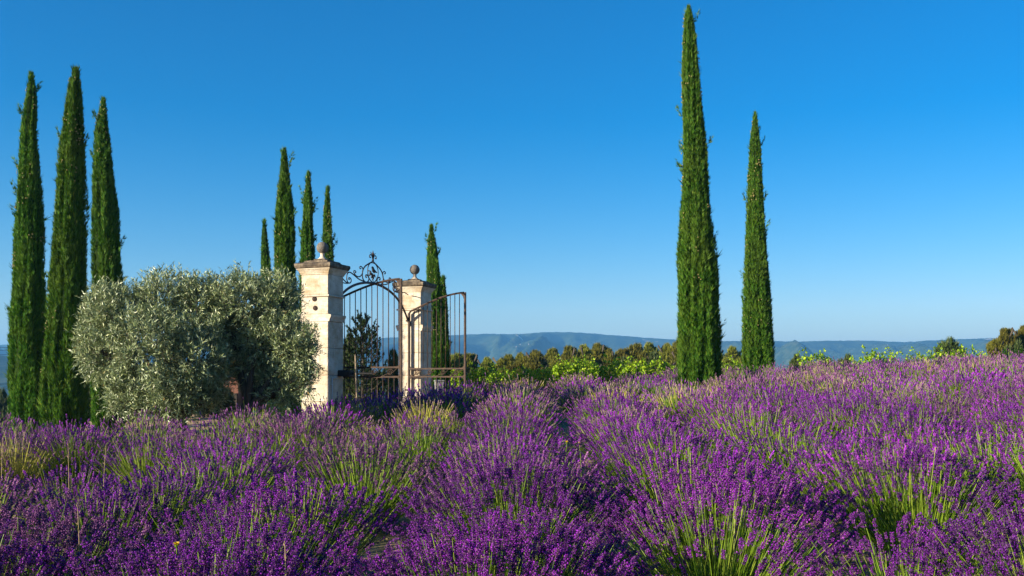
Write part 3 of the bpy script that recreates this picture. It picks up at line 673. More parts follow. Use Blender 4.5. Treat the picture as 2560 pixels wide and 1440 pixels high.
# ------------------------------------------------------------------ pines, conifers, shrubs behind
NEEDLE_V, NEEDLE_F = [], []
_r = np.random.default_rng(5)
for k in range(9):
    a = _r.uniform(0, 6.28); e = _r.uniform(.15, .95); d = np.array([math.cos(a) * e, math.sin(a) * e, 1 - .4 * e]); d /= np.linalg.norm(d)
    sd = np.cross(d, _r.normal(size=3)); sd /= np.linalg.norm(sd); b = len(NEEDLE_V)
    NEEDLE_V += [-.11 * sd, .11 * sd, d]; NEEDLE_F.append([b, b + 1, b + 2])
NEEDLE_V = np.array(NEEDLE_V); NEEDLE_F = np.array(NEEDLE_F)
def lump_crown(n, H, Rm, base, seed, size, nl, flat=.75):
    """crown of rounded boughs, each covered in needle tufts"""
    r = np.random.default_rng(seed); mb = MB()
    for q in range(nl):
        hz = base + (H - base) * (q + .5) / nl * .92; a = q * 2.4 + r.uniform(-.5, .5)
        pr = Rm * math.sin(math.pi * min(.97, .22 + .72 * (hz - base) / (H - base))) ** .7
        off = pr * r.uniform(.15, .78 if nl > 20 else .62); c = np.array([math.cos(a) * off, math.sin(a) * off, hz]); rb = pr * (r.uniform(.30, .5) if nl > 20 else r.uniform(.45, .62))
        m = n // nl; u = r.normal(size=(m, 3)); u[:, 2] += .25; u /= np.linalg.norm(u, axis=1)[:, None]
        P = c + u * (rb * r.uniform(.6, 1.02, m))[:, None] * np.array([1, 1, flat])
        d = u * .6 + np.array([0, 0, .8]) + r.normal(0, .25, (m, 3))
        s = size * r.uniform(.7, 1.3, m)
        mb.inst(NEEDLE_V, NEEDLE_F, frames(d, r.random(m) * 6.28) * s[:, None, None], P)
    return mb
def trunk_mesh(H, r0, seed, nb=5, Rm=1.0, base=.3):
    r = np.random.default_rng(seed); mb = MB()
    tube(mb, [(0, 0, -.3), (r.normal(0, .03), 0, H * .4), (r.normal(0, .05), r.normal(0, .05), H * .9)], [r0, r0 * .7, r0 * .2], 7)
    for k in range(nb):
        a = k * 2.4; z = H * (base + (.85 - base) * k / nb)
        tube(mb, [(0, 0, z), (math.cos(a) * Rm * .3, math.sin(a) * Rm * .3, z + .12 * H), (math.cos(a) * Rm * .6, math.sin(a) * Rm * .6, z + .2 * H)], [r0 * .4, r0 * .25, .02], 5)
    return mb.mesh('trunk', M_bark, True)
pine_var = [(lump_crown(4200, 1.0, .36, .05, 40 + k, .052, 26).mesh('crown', M_pine), trunk_mesh(1.0, .035, 40 + k, 6, .36)) for k in range(5)]
def pine(px, ytop, D, wpx, k, label, group='pines in the belt beyond the vineyard'):
    p = at(px, ytop, D); z0 = gz(p[0], D); H = p[2] - z0; w = wpx / F * D
    t = thing('pine_tree', label, 'tree', (p[0], D, z0), random.uniform(0, 6.28), group)
    t.scale = (w / .52, w / .52, H)
    cr, tr = pine_var[k % 5]
    link('crown', cr, t, kind='stuff'); link('trunk', tr, t)
BELT = [(1135, 882, 62, 75), (1175, 880, 70, 70), (1215, 893, 64, 60), (1258, 886, 66, 70), (1300, 880, 74, 62), (1340, 874, 72, 70), (1385, 868, 76, 72), (1425, 864, 70, 68), (1462, 861, 74, 70), (1500, 856, 78, 78), (1535, 872, 70, 55),
        (1560, 868, 66, 50), (1590, 858, 74, 70), (1632, 856, 76, 66), (1668, 856, 72, 60), (1700, 852, 70, 62), (1740, 860, 74, 70), (1790, 868, 72, 70), (1835, 866, 70, 64), (1290, 905, 56, 70), (1400, 903, 56, 80), (1480, 905, 54, 66), (1580, 908, 54, 60), (1660, 900, 56, 70), (1210, 915, 50, 70), (1345, 908, 52, 60)]
PL = {0: 'pine at the left end of the belt, beside the gate stile', 18: 'pine visible in the gap between the two right cypresses', 17: 'pine visible just right of the tallest cypress', 9: 'tall pointed pine crown near the middle of the belt'}
NTH = ['first', 'second', 'third', 'fourth', 'fifth', 'sixth', 'seventh', 'eighth', 'ninth', 'tenth', 'eleventh', 'twelfth', 'thirteenth', 'fourteenth', 'fifteenth', 'sixteenth', 'seventeenth', 'eighteenth', 'nineteenth']
for k, (px, yt, D, w) in enumerate(BELT):
    fr = sorted(q[0] for q in BELT[19:])
    pine(px, yt, D, w, k, PL.get(k, f'olive-green pine, {NTH[k]} from the gate in the belt beyond the vines' if k < 19 else f'lower pine, {NTH[fr.index(px)]} from the gate in front of the tree belt'))
pine(2516, 817, 55, 56, 1, 'upright pine at the right edge, left of the taller tree', 'pines at the right edge')
pine(2556, 812, 56, 70, 3, 'tallest pine, cut by the right edge of the picture', 'pines at the right edge')
pine(2490, 848, 52, 60, 2, 'low pine left of the trees at the right edge', 'pines at the right edge')
oak_var = [(lump_crown(1400, 1.0, .5, .08, 60 + k, .085, 10, .9).mesh('crown', M_oakleaf), trunk_mesh(1.0, .05, 60 + k, 6, .4)) for k in range(3)]
def oak(px, ytop, D, wpx, k, label):
    p = at(px, ytop, D); z0 = gz(p[0], D); H = p[2] - z0; w = wpx / F * D
    t = thing('evergreen_oak', label, 'tree', (p[0], D, z0), random.uniform(0, 6.28), 'dark evergreen oaks'); t.scale = (w, w, H)
    link('crown', oak_var[k % 3][0], t, kind='stuff'); link('trunk', oak_var[k % 3][1], t)
for a in [(2375, 857, 50, 100, 0, 'dark rounded oak crown low on the right skyline'), (1990, 896, 45, 60, 1, 'dark shrubby oak right of the shorter right cypress'), (2112, 895, 45, 50, 2, 'small dark oak between the two bright vines on the right'),
          (985, 886, 34, 60, 1, 'green oak seen through the bars of the nearer gate leaf'), (872, 850, 33, 60, 0, 'dark oak right behind the nearer pillar'), (15, 985, 60, 70, 2, 'dark bush at the far left edge below the hillside'),
          (1010, 905, 40, 60, 2, 'bushy oak directly behind the farther pillar'), (2535, 862, 48, 60, 2, 'dark oak under the pines at the right edge'), (430, 985, 24, 90, 0, 'dark green bush glimpsed below the broad olive tree'), (222, 935, 33, 40, 2, 'dark bush added to cover pale haze between the two right cypresses of the left trio'), (330, 975, 25, 110, 1, 'dark bush behind the left side of the broad olive tree'), (510, 980, 25, 80, 2, 'dark bush between the olive trunks and the red-brown shed'), (560, 975, 23, 70, 0, 'dark bush in front of the red-brown shed'), (650, 960, 27, 90, 1, 'dark bush behind the trunk of the darker olive tree'), (935, 928, 31, 90, 2, 'dark bush low behind the bars of the nearer gate leaf'), (868, 925, 32, 70, 1, 'dark bush at the foot of the oak behind the nearer pillar'), (1125, 932, 36, 70, 0, 'dark bush low behind the farther gate leaf'), (1640, 895, 60, 90, 1, 'dark oak left of the tallest cypress, in front of the pines'), (1560, 905, 58, 80, 0, 'dark oak in the middle of the tree belt')]: oak(*a)  # bush in the left cypress gap is added to darken the pale haze
def conifer():
    D = 26; p = at(906, 800, D); z0 = gz(p[0], D); H = p[2] - z0
    t = thing('young_pine', 'young pine, needles coloured dark for shade, with upright shoots seen through the gate', 'tree', (p[0], D, z0))
    r = np.random.default_rng(77); mb = MB(); tr = MB()
    tube(tr, [(0, 0, -.1), (.02, 0, H * .5), (0, 0, H * .97)], [.07, .045, .012], 7)
    for q in range(15):
        z = H * (.12 + .82 * (q / 14) ** .9); nb = 5 if q < 12 else 3; R0 = .78 * (1 - (q / 14.5)) ** .75 + .05
        for b in range(nb):
            a = b / nb * 6.283 + q * .9 + r.normal(0, .2); R = R0 * r.uniform(.7, 1.15)
            cv = smooth_curve([(0, 0, z), (math.cos(a) * R * .55, math.sin(a) * R * .55, z + .05), (math.cos(a) * R, math.sin(a) * R, z + .22 * R + .12)], 6)
            tube(tr, cv, np.linspace(.014, .005, len(cv)), 5)
            for (s0, cnt) in ((.35, 8), (.6, 12), (.8, 14), (1.0, 16)):
                e = cv[int(s0 * (len(cv) - 1))]; k = cnt; v = r.random(k)
                sh = np.array([r.normal(0, .05) + math.cos(a) * .06, r.normal(0, .05) + math.sin(a) * .06, r.uniform(.12, .22)])
                P = e + v[:, None] * sh + r.normal(0, .008, (k, 3)); d = sh / np.linalg.norm(sh) * 1.1 + r.normal(0, .28, (k, 3))
                mb.inst(NEEDLE_V, NEEDLE_F, frames(d, r.random(k) * 6.28) * .062, P)
    k = 60; v = r.random(k); mb.inst(NEEDLE_V, NEEDLE_F, frames(np.array([0, 0, 1.]) + r.normal(0, .3, (k, 3)), r.random(k) * 6.28) * .06, np.stack([r.normal(0, .012, k), r.normal(0, .012, k), H * (.88 + .11 * v)], 1))
    tr.build('trunk', M_bark, t, True); mb.build('crown', M_spruce, t, False, kind='stuff')
conifer()

# ------------------------------------------------------------------ vines
VL = []
for k in range(11):
    a = k / 11 * 6.283 + .28; q = (.5, .38)[k % 2] if k not in (0, 10) else .3
    VL.append((q * math.sin(a), .06 * math.cos(2 * a), .5 - q * math.cos(a)))
VLEAF_V = np.array([(0, -.04, .45)] + VL); VLEAF_F = np.array([[0, 1 + k, 1 + (k + 1) % 11] for k in range(11)])
def vine_meshes(seed):
    r = np.random.default_rng(seed); lv = MB(); wd = MB()
    tube(wd, [(0, 0, -.1), (.03, 0, .3), (-.02, .02, .62)], [.035, .03, .035], 7)
    for q in range(17):
        s = (q - 8) / 8 * .6; top = r.uniform(1.0, 1.45) * (1.12 if q % 4 == 0 else .95)
        cv = smooth_curve([(s * .4, 0, .6), (s * .8 + r.normal(0, .04), r.normal(0, .08), .85), (s + r.normal(0, .08), r.normal(0, .12), top * .85), (s * 1.1 + r.normal(0, .12), r.normal(0, .15), top)], 5)
        tube(wd, cv, np.linspace(.008, .003, len(cv)), 5)
        k = 26; idx = (2 + (len(cv) - 3) * r.random(k) ** .7).astype(int); P = cv[idx] + r.normal(0, .045, (k, 3)); P[:, 2] = np.maximum(P[:, 2], .55)
        d = r.normal(0, .7, (k, 3)) + np.array([0, -.1, .1]); sz = r.uniform(.085, .145, k) * (1.1 - .35 * idx / len(cv))
        lv.inst(VLEAF_V, VLEAF_F, frames(d, r.random(k) * 6.28) * sz[:, None, None], P)
    return lv.mesh('leaves', M_vine), wd.mesh('trunk', M_bark, True)
vine_var = [vine_meshes(80 + k) for k in range(5)]
VN = [(1140, 926, 28), (1185, 928, 27), (1215, 914, 27), (1250, 925, 27), (1285, 932, 28), (1320, 920, 28), (1352, 918, 28), (1392, 920, 28), (1420, 898, 28), (1460, 902, 28), (1475, 899, 29), (1515, 912, 29), (1562, 896, 29), (1590, 906, 29), (1625, 906, 29), (1660, 902, 29), (1690, 910, 29),
      (1825, 905, 29), (1848, 900, 30), (2035, 882, 30), (2062, 888, 30), (2165, 886, 30), (2205, 874, 30), (2300, 878, 30), (2375, 872, 31), (2445, 874, 31), (2552, 868, 31)]
VLAB = {0: 'vine seen between the bars of the farther gate leaf', 19: 'bright vine alone on the skyline right of the shorter cypress', 20: 'vine touching the lone bright one right of the shorter cypress', 21: 'lower vine of the bright pair on the right skyline', 22: 'taller bright vine of the pair on the right skyline', 23: 'small bright vine left of the dark rounded oak on the right'}
for k, (px, yt, D) in enumerate(VN):
    p = at(px, yt, D); z0 = gz(p[0], D); H = p[2] - z0
    lab = VLAB.get(k, f'bright green grape vine, {NTH[k - 1]} from the gate in the row behind the lavender' if k < 17 else f"bright vine between the two right cypresses, {('left', 'right')[k - 17]} one of two" if k < 19 else f'bright vine half hidden by lavender, {NTH[k - 24]} right of the dark rounded oak')
    t = thing('grape_vine', lab, 'vine', (p[0], D, z0), random.uniform(-.5, .5), 'grape vines behind the lavender'); sc = H / 1.42
    t.scale = (sc * (.95 if k < 17 else .85), sc * (.95 if k < 17 else .85), sc)
    link('leaves', vine_var[k % 5][0], t, kind='stuff'); link('trunk', vine_var[k % 5][1], t)

# ------------------------------------------------------------------ lavender
def octa(r, h, n=5):
    a = np.arange(n) / n * 6.283
    V = np.concatenate([[[0, 0, 0]], np.stack([r * np.cos(a), r * np.sin(a), np.full(n, h * .42)], 1), [[0, 0, h]]])
    Ft = [[0, 1 + (k + 1) % n, 1 + k] for k in range(n)] + [[n + 1, 1 + k, 1 + (k + 1) % n] for k in range(n)]
    return V, np.array(Ft)
def spike_near(seed):
    """unit spike along z: calyx whorls (first) and open corollas"""
    r = np.random.default_rng(seed); cal = MB(); cor = MB()
    nw = 7
    for w in range(nw):
        z = w / nw * .9 if w else -.22
        R = .105 * (1 - .5 * (w / nw) ** 2) * (1.0 if w else .8)
        m = 5
        for k in range(m):
            a = k / m * 6.283 + w * .5 + r.normal(0, .12)
            d = np.array([[math.cos(a), math.sin(a), 1.0]]); Mx = frames(d, np.array([r.random() * 6]))[0]
            V, Fc = octa(.048, .16, 3); cal.add(V @ Mx.T + np.array([math.cos(a) * R * .25, math.sin(a) * R * .25, z]), Fc)
            if r.random() < .6:
                V, Fc = octa(.06, .095, 3); tip = np.array([math.cos(a) * (R * .25 + .085), math.sin(a) * (R * .25 + .085), z + .08]) + r.normal(0, .008, 3)
                cor.add(V @ Mx.T + tip, Fc)
    tube(cal, [(0, 0, -.3), (0, 0, .5), (0, 0, .97)], [.018, .02, .006], 4)
    return cal, cor
def spike_mid(seed):
    r = np.random.default_rng(seed); cal = MB(); cor = MB()
    for w in range(5):
        z = w / 5 * .88 if w else -.18
        for k in range(3):
            a = k * 2.09 + w * .9 + r.normal(0, .2); V, Fc = octa(.07, .2, 3)
            P = V + np.array([math.cos(a) * .06, math.sin(a) * .06, z])
            (cor if r.random() < .55 else cal).add(P, Fc)
    return cal, cor
def spike_far(seed):
    r = np.random.default_rng(seed); cal = MB(); cor = MB()
    V, Fc = octa(.10, .62, 4); cal.add(V, Fc)
    V, Fc = octa(.11, .55, 4); cor.add(V + np.array([.02, .0, .42]), Fc)
    return cal, cor
def arr(mb): 
    byk = {}
    for f in mb.f: byk.setdefault(f.shape[1], []).append(f)
    return np.concatenate(mb.v), [np.concatenate(x) for x in byk.values()]
SPK = {'near': [tuple(map(arr, spike_near(200 + k))) for k in range(4)], 'mid': [tuple(map(arr, spike_mid(210 + k))) for k in range(3)], 'far': [tuple(map(arr, spike_far(220)))]}
SPK_MESH = []
for c_, f_ in SPK['near']:
    V = np.concatenate([c_[0], f_[0]]); fs = list(c_[1]) + [x + len(c_[0]) for x in f_[1]]
    mi = np.concatenate([np.zeros(sum(len(x) for x in c_[1])), np.ones(sum(len(x) for x in f_[1]))]).astype(int)
    SPK_MESH.append(mesh_np('flower_spike', V, fs, [M_calyx, M_cor_v], mi))

def lav_variant(lod, seed, n, singles=0, frac=1.0):
    r = np.random.default_rng(seed)
    # little tussocks: the bush is a bundle of sub-fans
    th = np.radians(64 if lod == 'near' else 58) * r.random(n) ** .55; az = r.random(n) * 6.283
    dirh = np.stack([np.cos(az), np.sin(az)], 1)
    B = np.concatenate([dirh * (.20 * np.sin(th) * r.uniform(.3, 1.2, n))[:, None], np.full((n, 1), .02)], 1)
    L = r.normal(.61, .07, n) * (1 - .10 * np.sin(th) ** 2)
    th2 = th * .86
    d1 = np.concatenate([dirh * np.sin(th)[:, None], np.cos(th)[:, None]], 1) + r.normal(0, .05, (n, 3))
    d2 = np.concatenate([dirh * np.sin(th2)[:, None], np.cos(th2)[:, None]], 1) + r.normal(0, .07, (n, 3))
    d2 /= np.linalg.norm(d2, axis=1)[:, None]
    P1 = B + d1 * (L * .55)[:, None]; P2 = P1 + d2 * (L * .45)[:, None]
    st = MB(); w = {'near': .0019, 'mid': .0026, 'far': .0042}[lod]
    sd = np.cross(d1, r.normal(size=(n, 3))); sd /= np.linalg.norm(sd, axis=1)[:, None]; sd *= w
    V = np.stack([B - sd * 1.3, B + sd * 1.3, P1 - sd, P1 + sd, P2 - sd * .7, P2 + sd * .7], 1).reshape(-1, 3)
    base = np.arange(n)[:, None, None] * 6
    st.add(V, (base + np.array([[0, 1, 3, 2], [2, 3, 5, 4]])[None]).reshape(-1, 4))
    # narrow leaves on the lower half
    m = int(n * (.9 if lod != 'far' else .5)); q = r.integers(0, n, m); v = r.uniform(.05, .75, m)
    P = B[q] + (P1 - B)[q] * v[:, None]; d = d1[q] + r.normal(0, .35, (m, 3)); ln = r.uniform(.06, .16, m) * (1.2 if lod == 'far' else 1)
    LV = np.array([[-.03, 0, 0], [.03, 0, 0], [.035, 0, .5], [0, 0, 1], [-.035, 0, .5]])
    st.inst(LV, np.array([[0, 1, 2, 3, 4]]), frames(d, r.random(m) * 6.28) * ln[:, None, None], P)
    sl = r.uniform(.045, .09, n) * {'near': 1, 'mid': 1.0, 'far': 1.12}[lod]
    Mx = frames(d2 + r.normal(0, .06, (n, 3)), r.random(n) * 6.28) * sl[:, None, None]
    fat = {'near': 1.0, 'mid': 1.0, 'far': 1.0}[lod]
    Mx[:, :, :2] *= fat
    pick = r.integers(0, len(SPK[lod]), n)
    single = np.zeros(n, bool); keep = r.random(n) < frac
    if singles:
        front = np.argsort(P2[:, 1] + .3 * r.random(n)); single[front[:singles]] = True
    cal, cor = MB(), MB()
    for k, (c, f) in enumerate(SPK[lod]):
        s = (pick == k) & ~single & keep
        cal.inst(c[0], c[1], Mx[s], P2[s]); cor.inst(f[0], f[1], Mx[s], P2[s])
    VC, FC = arr(cal); VO, FO = arr(cor)
    fs = list(FC) + [x + len(VC) for x in FO]
    mi = np.concatenate([np.zeros(sum(len(x) for x in FC)), np.ones(sum(len(x) for x in FO))]).astype(int)
    # faces are grouped by size only, so keep the two lists in step
    fl = mesh_np('flower_heads', np.concatenate([VC, VO]), fs, [M_calyx, M_cor_v], mi)
    sing = [(k, Matrix([[*Mx[i][0], P2[i][0]], [*Mx[i][1], P2[i][1]], [*Mx[i][2], P2[i][2]], [0, 0, 0, 1]])) for i, k in zip(np.where(single)[0], pick[single])]
    return st.mesh('stems', M_stem), fl, sing
LAV = {'near': [lav_variant('near', 300 + k, 640, 60, .97) for k in range(3)], 'mid': [lav_variant('mid', 320 + k, 580, 0, .95) for k in range(4)], 'far': [lav_variant('far', 340 + k, 420, 0, .92) for k in range(5)],
       'near_s': [lav_variant('near', 360 + k, 560, 40, .5) for k in range(1)], 'mid_s': [lav_variant('mid', 370 + k, 560, 0, .5) for k in range(2)], 'far_s': [lav_variant('far', 380 + k, 460, 0, .42) for k in range(3)]}

def set_mat(o, idx, m):
    if o.material_slots[idx].material != m:
        o.material_slots[idx].link = 'OBJECT'; o.material_slots[idx].material = m
def yfar(x): return float(np.interp(x, [-6.6, -6, -3.9, -3.4, -2, -1, 0, 2, 4, 8, 14, 20], [15.6, 14.3, 14.3, 16.0, 16.9, 19.4, 21.5, 24, 25, 26, 27, 27.5]))
bushes = []
lr = random.Random(11)
ROW = 1.27
# bushes that stand out in the photograph (x, y, corolla, stem, open = green middle shows)
KEY = [(1.08, 5.2, 'v', 'g', 1), (2.55, 6.2, 'v', 'g', 1), (2.35, 8.3, 'v', 'g', 1), (3.9, 7.0, 'v', 'g', 1), (-1.9, 10.7, 'm', 'g', 1), (-1.0, 10.9, 'm', 'g', 1), (-1.35, 15.3, 'f', 'y', 1), (-2.55, 15.9, 'f', 'y', 1),
       (-1.55, 5.8, 'v', 'g', 1), (-3.8, 10.5, 'v', 'g', 1), (-5.75, 11.6, 'f', 'y', 1), (-2.75, 6.6, 'v', 'g', 0), (.0, 6.1, 'v', 'g', 0), (.05, 5.0, 'v', 'g', 0), (1.75, 16.5, 'f', 'y', 1), (4.4, 18.2, 'f', 'y', 1), (6.3, 24.3, 'f', 'g', 1),
       (-.95, 9.2, 'f', 'g', 1, .62), (-1.8, 8.7, 'f', 'g', 1, .55), (1.35, 8.2, 'v', 'g', 1), (9.5, 20.5, 'f', 'y', 1), (3.4, 10.6, 'v', 'g', 1), (-.4, 20.0, 'm', 'g', 1), (2.3, 13.5, 'm', 'g', 1), (7.9, 14.0, 'm', 'g', 1), (-3.0, 16.5, 'm', 'g', 0, 1.02), (-2.45, 16.9, 'v', 'g', 0, 1.05), (-1.85, 17.1, 'v', 'g', 0, 1.1), (-1.3, 17.9, 'v', 'g', 0, 1.12), (-.95, 18.8, 'v', 'g', 0, 1.1), (-.55, 19.7, 'm', 'g', 1, 1.05), (-2.0, 16.3, 'v', 'g', 0, 1.0), (1.85, 4.65, 'v', 'g', 1, .8), (-3.3, 13.2, 'f', 'g', 1), (-4.6, 12.9, 'm', 'g', 1), (-1.75, 12.3, 'f', 'y', 1, .85), (-.75, 12.2, 'm', 'g', 1)]
GAP = [(1.1, 4.1, .55), (2.35, 5.1, .5), (-1.5, 9.75, .7), (-1.5, 8.7, .55), (-3.5, 9.6, .5), (2.2, 7.3, .45), (-1.9, 14.7, .7), (3.8, 6.0, .4), (1.1, 7.3, .4), (3.1, 9.6, .4), (3.75, 20.2, .6), (3.6, 19.3, .5), (-1.2, 14.3, .6), (-1.0, 13.4, .55), (-2.35, 14.8, .6), (-2.1, 13.9, .55), (-5.3, 10.6, .6), (1.6, 15.4, .5), (1.5, 14.7, .4), (4.1, 17.2, .5), (-3.2, 12.2, .45)]
for row in range(-10, 14):
    y = 3.9 + lr.uniform(0, .8)
    while True:
        x = row * ROW - .02 + lr.uniform(-.12, .12) + .012 * (y - 10)
        yy = y + lr.uniform(-.1, .1)
        if yy > yfar(x): break
        px = 1280 + F * x / yy
        y += lr.uniform(.66, .92)
        if not -260 < px < 2820: continue
        if (abs(x - 3.95) < .75 and abs(yy - 21.0) < .8) or (abs(x - 6.3) < .7 and abs(yy - 26) < .8): continue
        if any(math.hypot(x - k[0], yy - k[1]) < .52 for k in KEY) or any(math.hypot(x - a, yy - b) < c for a, b, c in GAP) or lr.random() < .05: continue
        bushes.append((x, yy, row, None))
bushes += [(k[0], k[1], round((k[0] + .02) / ROW), k) for k in KEY]
BARE = (-1.5, 9.75)
cnt = {}
ORD = ['', 'first', 'second', 'third', 'fourth', 'fifth', 'sixth', 'seventh', 'eighth', 'ninth', 'tenth', 'eleventh', 'twelfth', 'thirteenth', 'fourteenth', 'fifteenth', 'sixteenth', 'seventeenth', 'eighteenth', 'nineteenth', 'twentieth'] + [f'{k}th' for k in range(21, 60)]
for (x, y, row, key) in sorted(bushes, key=lambda b: b[1]):
    z = gz(x, y); px = 1280 + F * x / y; py = HZ - F * (z + .42) / y
    lod = 'near' if y < 6.3 else 'mid' if y < 13.5 else 'far'
    cor, stem = ('v', 'g') if y < 11 else (('m', 'g') if lr.random() < .35 + .04 * (y - 11) else ('v', 'g'))
    if y < 11 and lr.random() < .2: cor = 'm'
    if y > 9 and lr.random() < .10: cor, stem = 'f', 'y' if lr.random() < .5 else 'g'
    opn = lr.random() < .24
    if key: cor, stem, opn = key[2:5]
    st, fl, sing = lr.choice(LAV[lod + ('_s' if opn else '')])
    look = {'v': 'deep violet', 'm': 'mauve', 'f': 'faded greyish'}[cor] + (' straw-stemmed' if stem == 'y' else '') + ' lavender bush'
    cnt[row] = cnt.get(row, 0) + 1
    rown = 'central row' if row == 0 else f"{ORD[abs(row)]} row {'left' if row < 0 else 'right'} of centre"
    lab = f'{look}, {ORD[cnt[row]]} from front in {rown}'
    t = thing('lavender_bush', lab, 'lavender', (x, y, z), lr.uniform(-.5, .5) if lod == 'near' else lr.uniform(0, 6.28), 'lavender bushes planted in rows')
    s = (key[5] if key and len(key) > 5 else lr.uniform(.9, 1.12)) * float(np.interp(y, [4, 12, 18, 24], [.98, .93, .92, .84])); t.scale = (s * lr.uniform(.95, 1.1), s * lr.uniform(.95, 1.1), s)
    t.rotation_euler[0] = lr.uniform(-.07, .07); t.rotation_euler[1] = lr.uniform(-.05, .09)
    a = link('stems', st, t, kind='stuff'); b = link('flower_heads', fl, t, kind='stuff')
    if stem == 'y': set_mat(a, 0, M_stem_y)
    cm = {'v': M_cor_v, 'm': M_cor_m, 'f': M_cor_f}[cor]
    if cor != 'v': set_mat(b, 1, cm)
    if cor == 'f': set_mat(b, 0, M_cor_f)
    if lod == 'near' and y < 5.6 and 0 < px < 2560:
        for k, mt in sing:
            o = link('flower_spike', SPK_MESH[k], t); o.matrix_local = mt
            if cor != 'v': set_mat(o, 1, cm)
            if cor == 'f': set_mat(o, 0, M_cor_f)


# ------------------------------------------------------------------ small things in the field
def furrow_cover():
    r = np.random.default_rng(21); n = 5200
    y = 3.4 + 11 * r.random(n) ** 1.3; x = (r.random(n) - .5) * y * 1.12
    V, Fc = octa(1, 1.5, 5); V = V.copy(); V[:, 2] -= .6
    sz = r.uniform(.006, .03, n) * np.where(r.random(n) < .05, 1.7, 1)
    Mx = frames(rdirs(n), r.random(n) * 6.28) * sz[:, None, None] * r.uniform(.7, 1.2, (n, 3, 1))
    MB().inst(V, Fc, Mx, np.stack([x, y, ground_z(x, y)], 1)).build('soil_clods', M_soil, None, False, kind='stuff')
    n = 620; k = 9
    y = 3.6 + 12 * r.random(n); x = (np.round((r.random(n) - .5) * y * 1.1 / ROW - .5) + .5) * ROW + r.normal(0, .16, n)
    P = np.repeat(np.stack([x, y, ground_z(x, y)], 1), k, 0); P[:, :2] += r.normal(0, .03, (n * k, 2))
    d = np.array([0, 0, 1.]) + r.normal(0, .5, (n * k, 3)) * np.array([1, 1, .2]); sz = r.uniform(.05, .2, n * k)
    GV = np.array([[-.02, 0, 0], [.02, 0, 0], [.016, .1, .55], [0, .25, 1.0], [-.016, .1, .55]])
    MB().inst(GV, np.array([[0, 1, 2, 3, 4]]), frames(d, r.random(n * k) * 6.28) * sz[:, None, None], P).build('weeds', M_weed, None, False, kind='stuff')
furrow_cover()
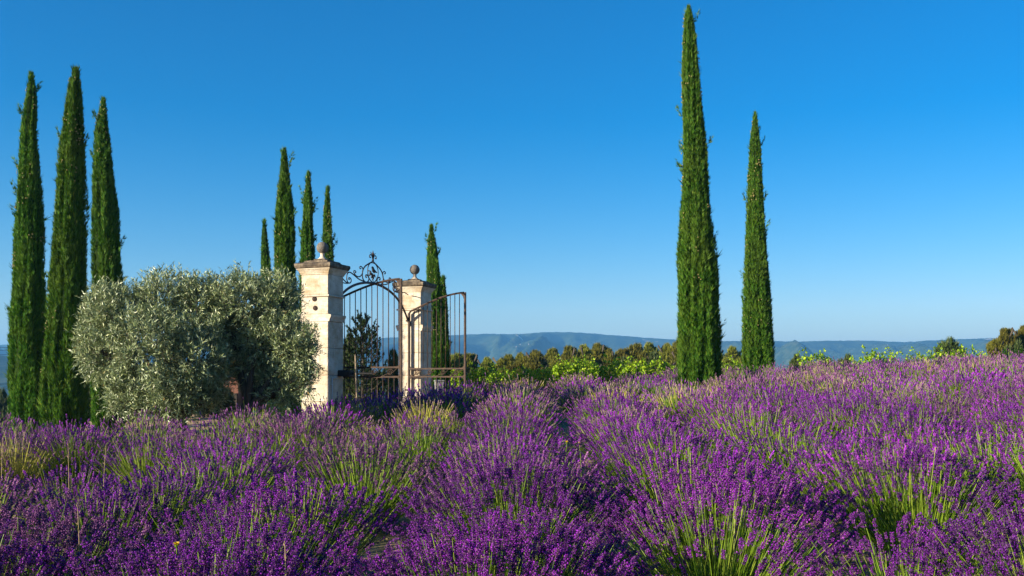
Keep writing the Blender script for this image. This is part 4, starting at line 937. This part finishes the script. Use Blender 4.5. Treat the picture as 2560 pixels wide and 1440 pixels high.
def small():
    def flower(px, py, D, h, label, grp):
        p = at(px, py, D); z0 = p[2] - h
        t = thing('yellow_wildflower', label, 'flower', (p[0], p[1], z0), random.uniform(0, 6), grp)
        mb = MB(); tube(mb, smooth_curve([(.04, .02, -.15), (.02, 0, h * .4), (.01, 0, h * .75), (0, 0, h)], 4), np.linspace(.0035, .0022, 13), 6); mb.build('stalk', M_stem, t, True)
        mb = MB(); lathe(mb, [(.002, h - .012), (.007, h - .006), (.008, h)], 8); mb.build('calyx', M_stem, t)
        mb = MB(); n = 22; a = np.arange(n) / n * 6.283 * 2.0; d = np.stack([np.cos(a), np.sin(a), np.where(np.arange(n) % 2, .35, .9)], 1)
        LVv = np.array([[-.12, 0, 0], [.12, 0, 0], [.17, 0, .8], [0, 0, 1], [-.17, 0, .8]])
        mb.inst(LVv, np.array([[0, 1, 2, 3, 4]]), frames(d, a * 0) * .017, np.tile([0, 0, h], (n, 1))); mb.build('petals', M_yellow, t)
    flower(441, 1362, 4.0, .55, 'single yellow wildflower on a thin stalk in the left foreground', 'yellow wildflowers')
    flower(1417, 1106, 7.2, .5, 'leftmost small yellow flower in the furrow right of the central row', 'yellow wildflowers')
    flower(1449, 1109, 7.2, .5, 'right one of the two small yellow flowers in the central furrow', 'yellow wildflowers')
    def oat(px, py, D, h, lx, label):
        p = at(px, py, D); t = thing('dry_grass_stalk', label, 'grass stalk', (p[0], p[1], p[2] - h), 0, 'dry grass stalks')
        cv = smooth_curve([(lx, 0, -.2), (lx * .5, 0, h * .5), (0, 0, h)], 6); mb = MB(); tube(mb, cv, np.linspace(.0025, .0012, len(cv)), 5); mb.build('stalk', M_straw, t)
        mb = MB(); k = 12; i = np.linspace(len(cv) * .55, len(cv) - 1, k).astype(int); d = np.array([0, 0, 1.]) + np.random.default_rng(3).normal(0, .45, (k, 3))
        mb.inst(LEAF_V, LEAF_F, frames(d, np.arange(k) * 2.) * .022, cv[i]); mb.build('seed_head', M_straw, t)
    oat(712, 1352, 3.9, .35, .01, 'pale dry grass stalk with seed head in the left foreground')
    oat(265, 1115, 7.5, .45, -.03, 'dry grass stalk leaning over the bush left of centre')
    oat(170, 1105, 7.8, .4, .01, 'upright dry grass stalk at the left')
    oat(8, 1090, 8.0, .4, -.02, 'dry grass stalk at the extreme left edge')
    oat(193, 1255, 5.2, .4, .02, 'dry grass stalk in the left foreground among violet bushes')
    # stones on the bare soil
    r = np.random.default_rng(9); 
    for k in range(16):
        x, y = BARE[0] + r.normal(0, .3), BARE[1] + r.normal(0, .35); s = r.uniform(.018, .05)
        V, Fc = octa(1, 1.5, 6); V = V + r.normal(0, .12, V.shape); V[:, 2] -= .55
        mb = MB(); mb.add(V * s, Fc); o = mb.build('stone', M_stone, None, False, (x, y, gz(x, y) + s * .2), (r.uniform(-.3, .3), r.uniform(-.3, .3), r.uniform(0, 6)))
        tag(o, 'pale stone on the bare patch of soil left of centre', 'stone', 'stones on the bare soil')
    # power cables at the left edge, hung between two poles
    def pole(px, D, ytop, lab):
        p = at(px, ytop, D); z0 = gz(p[0], D); h = p[2] - z0
        t = thing('utility_pole', lab, 'pole', (p[0], D, z0), 0, 'utility poles'); mb = MB(); tube(mb, [(0, 0, -.3), (0, 0, h)], [.12, .08], 9); mb.build('shaft', M_wood, t, True)
        mb = MB(); box(mb, (0, 0, h - .25), (1.2, .09, .1)); mb.build('crossarm', M_wood, t); return p
    pole(-260, 44, 855, 'utility pole at the left carrying the thin cables'); pole(72, 48, 862, 'utility pole hidden behind the leftmost cypress')
    for y0, y1, lab in ((864, 866, 'uppermost thin cable at the left edge'), (870, 873, 'second thin cable at the left edge'), (878, 884, 'third thin cable at the left edge'), (952, 958, 'lowest thin cable at the left edge')):
        A = at(-260, y0, 44); B = at(72, y1, 48); mid_ = (A + B) / 2 - np.array([0, 0, .12])
        mb = MB(); tube(mb, smooth_curve([A, mid_, B], 8), .009, 5); tag(mb.build('power_cable', M_black, None), lab, 'cable', 'thin cables at the left edge')
small()

# ------------------------------------------------------------------ air
def haze():
    m, nt, out = node_mat('hazy_air')
    v = N(nt, 'ShaderNodeVolumePrincipled'); v.inputs['Color'].default_value = (.16, .50, 1.0, 1); v.inputs['Density'].default_value = .00026; v.inputs['Anisotropy'].default_value = .1
    nt.links.new(v.outputs[0], out.inputs['Volume'])
    mb = MB(); box(mb, (0, 3400, 30), (13000, 8200, 260)); mb.build('haze', m, kind='stuff')
haze()
